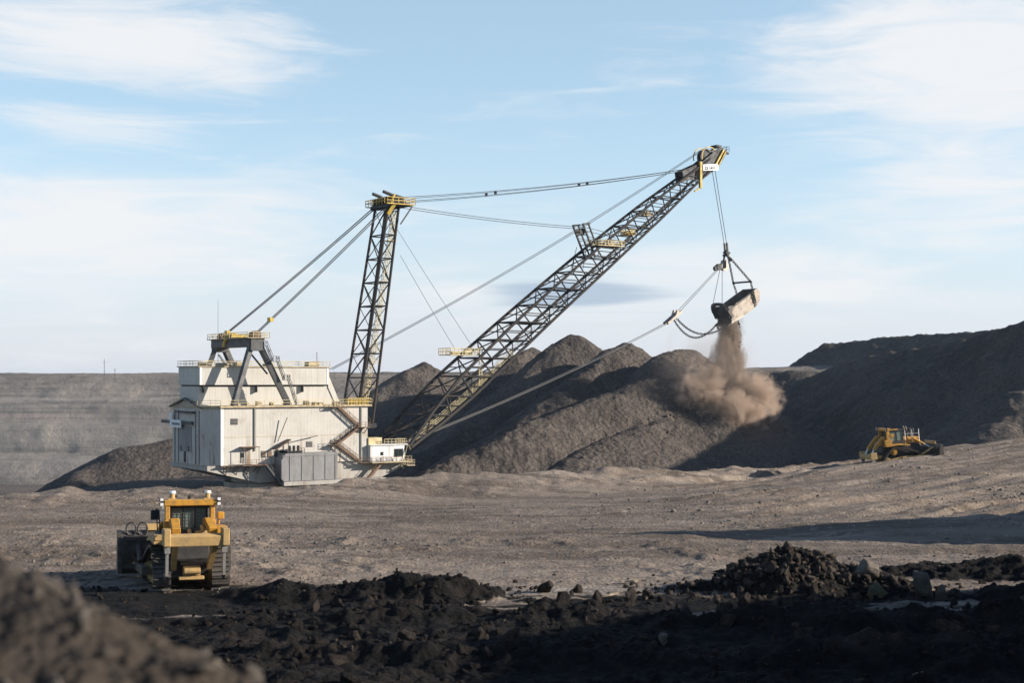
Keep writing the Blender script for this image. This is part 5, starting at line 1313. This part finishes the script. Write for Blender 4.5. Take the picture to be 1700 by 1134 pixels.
rubble('soil_clods', p, s, M['clod'], 'crumbled black clods over the foreground')
p, s = scat(900, -20, 28, 44, 76, 0.04, 0.22, lambda x, y: np.clip(0.3 + 1.6 * fbm(x * 0.3, y * 0.3, 3, 507), 0.0, 1), 3)
rubble('gravel', p, s, M['clodbrown'], 'grey stones among the black soil')
# stones on the heap beside the camera
x = rng.uniform(-4.5, -0.9, 420); y = rng.uniform(4.2, 6.4, 420); z = mound_z(x, y); k_ = z > -1.55
rubble('mound_stones', np.stack([x, y, z + 0.02], 1)[k_], (0.012 + 0.06 * rng.uniform(0, 1, 420) ** 3)[k_], M['stonegrey'], 'pale stones in the heap beside the camera')
# the heap of broken rock
p, s = scat(5200, 6, 23, 65, 74, 0.05, 0.34, lambda x, y: np.exp(-((x - 13.8) / 4.6) ** 2 - ((y - 69.3) / 2.4) ** 2), 3)
rubble('rubble', p, s, M['clodbrown'], 'brown rubble heaped on the black soil')
# stones rolled down the spoil
def on_spoil(n, sx, sy, cx, cy, pts, sl, rn, s0, s1):
    x = cx + rng.normal(0, sx, n); y = cy + rng.normal(0, sy, n)
    z = seg_ridge(x, y, pts, sl, rn) + 0.1
    k = z > -30
    return np.stack([x, y, z], 1)[k], (s0 + (s1 - s0) * rng.uniform(0, 1, n) ** 4)[k]
p, s = on_spoil(7000, 26, 24, 48, 372, SPOILS[0][1], 0.74, 2.5, 0.10, 0.55)
rubble('spoil_stones', p, s, M['spoilstone'], 'stones rolled down the newest spoil pile')

def boulder(name, label, x, y, s, mat, seed, sc=(1, 1, 1), rot=(0, 0, 0), sink=0.3, group=None, cat='boulder'):
    V, Fc = SH3[seed % len(SH3)]
    o = np_mesh(name, V * (np.array(sc) * s), Fc, mat, False)
    z = float(bench_z(np.array([x]), np.array([y]))[0])
    o.location = (x, y, z + s * sc[2] * (0.75 - sink)); o.rotation_euler = rot
    tag(o, label, cat, group)
    return o
boulder('boulder', 'large pale grey boulder on the right shoulder of the rubble heap', 17.2, 68.8, 0.72, M['stonegrey'], 1, (1.05, 0.85, 1.0), (0.5, 0.3, 0.4), 0.2)
boulder('boulder', 'lumpy ochre green boulder under the large pale boulder', 17.1, 66.6, 0.62, M['stonegreen'], 2, (1.15, 0.9, 0.95), (0, 0, 1.0), 0.2)
boulder('rock_slab', 'pale upright rock slab leaning at the right end of the rubble heap', 19.3, 67.0, 0.95, M['stone'], 3, (0.55, 0.45, 1.15), (0.1, -0.35, 0.2), 0.2, cat='rock')
boulder('rock_slab', 'narrow pale rock splinter beside the upright slab', 19.95, 66.3, 0.6, M['stone'], 4, (0.35, 0.35, 1.1), (0, 0.45, 0), 0.2, cat='rock')
boulder('rock_slab', 'flat pale slab lying at the edge of the shaded soil', 16.9, 63.2, 1.0, M['stone'], 5, (1.5, 0.7, 0.22), (0.05, -0.10, 0.15), 0.1, cat='rock')
boulder('boulder', 'brown boulder with a crooked top at the far right of the black soil', 23.0, 63.8, 0.55, M['clodbrown'], 6, (1.0, 0.8, 0.9), (0, 0, 0.5), 0.3)
boulder('boulder', 'brown boulder at the lower right of the foreground', 17.5, 56.5, 0.6, M['clodbrown'], 7, (1.4, 0.9, 0.7), (0, 0.2, 0.2), 0.35)
boulder('boulder', 'dark stump shaped clod standing alone on the left end of the soil bank', 2.2, 62.4, 0.5, M['clod'], 8, (0.9, 0.8, 1.4), (0.1, 0.2, 0.9), 0.3)
boulder('boulder', 'small pale boulder in the shade below the lone clod', 5.9, 55.3, 0.32, M['stonegrey'], 9, (0.9, 0.8, 1.1), (0, 0, 0.3), 0.3)
boulder('boulder', 'pale round boulder at the bottom edge of the foreground', 13.6, 47.2, 0.36, M['stonegrey'], 2, (1.1, 0.9, 1.0), (0.3, 0, 2.0), 0.3)
boulder('boulder', 'wide low grey boulder at the bottom beside the blurred mound', -2.0, 47.5, 0.5, M['stonegrey'], 5, (1.3, 0.8, 0.6), (0.1, 0, 1.3), 0.4)
for k in range(34):
    x = float(rng.normal(13.6, 2.7)); y = float(69.0 + rng.normal(0, 0.9) - 0.9)
    boulder('clod', 'dark brown clod among many in the rubble heap', x, y, float(0.14 + 0.34 * rng.uniform() ** 1.5), M['clodbrown' if k % 3 else 'clod'], k, (1.0, 0.85, 0.85), (float(rng.uniform(0, 3)), float(rng.uniform(0, 3)), float(rng.uniform(0, 3))), 0.35, 'clods of the rubble heap', 'clod')
for k in range(46):
    x = float(rng.uniform(-12, 24)); y = float(rng.uniform(45, 64))
    boulder('clod', 'black clod among many in the shaded foreground soil', x, y, float(0.12 + 0.36 * rng.uniform() ** 2), M['clod'], k + 3, (1.1, 0.9, 0.8), (float(rng.uniform(0, 3)), float(rng.uniform(0, 3)), float(rng.uniform(0, 3))), 0.35, 'black clods of the foreground', 'clod')
for k in range(70):
    x = float(rng.uniform(-13, 23)); y = float(rng.uniform(50, 70))
    if x < -9 and y > 58: continue
    boulder('clod', 'dark brown broken clod among many along the soil ridges', x, y, float(0.18 + 0.40 * rng.uniform() ** 2), M['cloddark'], k + 1, (1.1, 0.9, 0.8), (float(rng.uniform(0, 3)), float(rng.uniform(0, 3)), float(rng.uniform(0, 3))), 0.3, 'broken clods along the soil ridges', 'clod')
def plank(label, x, y, L, rz, tilt, w=0.16):
    m = MB(); n = 6
    for k in range(n):
        a = -L / 2 + L * k / n; b = -L / 2 + L * (k + 1) / n; da = 0.05 * math.sin(k * 1.7); db = 0.05 * math.sin((k + 1) * 1.7)
        m.hexa([(a, da - w, -.04), (b, db - w, -.04), (b, db + w, -.04), (a, da + w, -.04)], [(a, da - w, .05), (b, db - w, .05), (b, db + w, .05), (a, da + w, .05)])
    o = m.build('plank', M['wood'])
    z = float(bench_z(np.array([x]), np.array([y]))[0])
    o.location = (x, y, z + 0.16); o.rotation_euler = (0, tilt, rz); tag(o, label, 'plank')
plank('pale splintered plank at the edge of the black soil bank', -3.4, 71.5, 2.0, 0.12, -0.06)
plank('short orange brown board lying on the flat dark ground', 6.2, 72.5, 1.3, 0.1, -0.04, 0.12)
plank('thin pale stick lying in front of the rubble heap', 4.6, 67.3, 1.5, 0.35, -0.10, 0.07)
plank('long weathered plank on the right edge of the bench soil', 23.8, 64.9, 2.4, 0.25, -0.05, 0.12)

# ------------------------------------------------------------------ two thin masts on the horizon
for (x, y, h, lab) in ((-172.0, 600.0, 7.2, 'taller of the two thin masts on the far rim'), (-167.5, 600.0, 3.2, 'shorter of the two thin masts on the far rim')):
    m = MB(); m.tube((0, 0, -3), (0, 0, h), 0.16, 6, 0.09); m.bar((-.5, 0, h * .8), (.5, 0, h * .8), 0.12)
    o = m.build('radio_mast', M['gantry']); o.location = (x, y, 1.0); tag(o, lab, 'mast')

# ------------------------------------------------------------------ falling earth and dust
BC = DM @ Vector((137.0, 0, 40.5))       # where the load leaves the bucket
def clod_fall():
    n = 1500
    f = rng.uniform(0, 1, n) ** 0.8
    z = BC.z - 20.5 * f + rng.normal(0, .3, n)
    r = 1.7 + 1.7 * f
    x = BC.x - 1.2 * f + rng.normal(0, 1, n) * r * 0.75; y = BC.y + rng.normal(0, 1, n) * r * 0.6
    rubble('falling_earth', np.stack([x, y, z], 1), 0.08 + 0.42 * rng.uniform(0, 1, n) ** 4, M['falling'], 'clods of brown earth falling out of the tipped bucket')
M['falling'] = rock_mat('falling_earth', C(0.13, 0.10, 0.078), C(0.06, 0.046, 0.037), 1.0)
clod_fall()
def dust_mat(name, dens, scale, seed, thr, power, c=(0.60, 0.455, 0.345), stretch=(1, 1, 1), amp=1.5):
    m = bpy.data.materials.new(name); m.use_nodes = True; t = m.node_tree; t.nodes.clear()
    out = t.nodes.new('ShaderNodeOutputMaterial'); vol = t.nodes.new('ShaderNodeVolumePrincipled')
    vol.inputs['Color'].default_value = (*c, 1); vol.inputs['Anisotropy'].default_value = 0.1
    tc = t.nodes.new('ShaderNodeTexCoord'); geo = t.nodes.new('ShaderNodeNewGeometry')
    def mth(op, a, b=0.0):
        x = t.nodes.new('ShaderNodeMath'); x.operation = op
        for i, v in enumerate((a, b)):
            if isinstance(v, (int, float)): x.inputs[i].default_value = v
            else: t.links.new(v, x.inputs[i])
        return x.outputs[0]
    ln = t.nodes.new('ShaderNodeVectorMath'); ln.operation = 'LENGTH'; t.links.new(tc.outputs['Object'], ln.inputs[0])
    mp = t.nodes.new('ShaderNodeMapping'); t.links.new(geo.outputs['Position'], mp.inputs[0]); mp.inputs['Location'].default_value = (seed, seed * 2, seed); mp.inputs['Scale'].default_value = stretch
    nz = t.nodes.new('ShaderNodeTexNoise'); t.links.new(mp.outputs[0], nz.inputs['Vector']); nz.inputs['Scale'].default_value = scale; nz.inputs['Detail'].default_value = 6; nz.inputs['Roughness'].default_value = 0.68; nz.inputs['Distortion'].default_value = 0.5
    fall = mth('SUBTRACT', 1.0, ln.outputs['Value'])
    v = mth('ADD', mth('MULTIPLY', fall, 0.95), mth('MULTIPLY', mth('SUBTRACT', nz.outputs['Fac'], 0.5), amp))
    mr = t.nodes.new('ShaderNodeMapRange'); t.links.new(v, mr.inputs[0]); mr.inputs[1].default_value = thr; mr.inputs[2].default_value = thr + power; mr.inputs[3].default_value = 0; mr.inputs[4].default_value = dens
    inside = mth('MULTIPLY', mr.outputs[0], mth('GREATER_THAN', fall, 0.02))
    t.links.new(inside, vol.inputs['Density']); t.links.new(vol.outputs[0], out.inputs['Volume'])
    return m
def ellipsoid(name, c, r, mat, parent, rot=(0, 0, 0)):
    bm = bmesh.new(); bmesh.ops.create_icosphere(bm, subdivisions=3, radius=1.0); me = bpy.data.meshes.new(name); bm.to_mesh(me); bm.free()
    o = bpy.data.objects.new(name, me); me.materials.append(mat); COL.objects.link(o); o.parent = parent
    o.location = c; o.scale = r; o.rotation_euler = rot
    return o
DUST = empty('dust_cloud', (BC.x, BC.y, BC.z - 20)); tag(DUST, 'brown dust billowing up under the falling load', 'dust', kind='stuff')
dcol = dust_mat('dust_column', 0.95, 0.40, 3.0, 0.10, 0.50, (0.38, 0.30, 0.24), (1, 1, 0.35), 2.3)
dbil = dust_mat('dust_billow', 0.46, 0.24, 11.0, 0.17, 0.42, (0.70, 0.545, 0.43), (1, 1, 1), 2.4)
dthin = dust_mat('dust_thin', 0.045, 0.16, 21.0, 0.10, 0.7, (0.64, 0.52, 0.43), (1, 1, 0.7), 1.8)
ellipsoid('dust_plume', (0.2, 0, 15.8), (4.3, 4.2, 8.5), dcol, DUST)
ellipsoid('dust_plume', (-1.0, -1.5, 9.0), (5.6, 5.0, 8.5), dcol, DUST)
ellipsoid('dust_plume', (-2.5, -4.0, 3.5), (7.5, 6.0, 8.0), dcol, DUST)
ellipsoid('dust_billow', (-9.5, -10.0, -0.5), (9.5, 8.0, 9.0), dbil, DUST)
ellipsoid('dust_billow', (5.5, -9.0, -1.2), (8.6, 7.5, 8.0), dbil, DUST)
ellipsoid('dust_billow', (-2.0, -15.0, -5.0), (13.5, 7.0, 7.0), dbil, DUST)
ellipsoid('dust_haze', (-7.0, -8.0, 5.0), (17, 12, 16), dthin, DUST)

VEIL = empty('dust_veil', (-150, 480, -20)); tag(VEIL, 'thin dust hanging in the pit before the far wall', 'dust', kind='stuff')
ellipsoid('dust_haze', (0, 0, 0), (230, 46, 34), dust_mat('pit_dust', 0.0030, 0.012, 5.0, 0.0, 0.9, (0.86, 0.85, 0.83), (1, 1, 1), 0.9), VEIL)

# ------------------------------------------------------------------ haze
def build_haze():
    m = bpy.data.materials.new('haze_air'); m.use_nodes = True; t = m.node_tree; t.nodes.clear()
    out = t.nodes.new('ShaderNodeOutputMaterial'); v = t.nodes.new('ShaderNodeVolumePrincipled')
    v.inputs['Color'].default_value = (0.74, 0.85, 0.96, 1); v.inputs['Density'].default_value = HAZE; v.inputs['Anisotropy'].default_value = 0.2
    t.links.new(v.outputs[0], out.inputs['Volume'])
    mb = MB(); mb.box(-14500, 14500, -120, 12900, -62, 72); o = mb.build('haze', m); o['kind'] = 'stuff'; o['label'] = 'thin pale haze over the whole mine'
HAZE = 0.00004
if HAZE: build_haze()
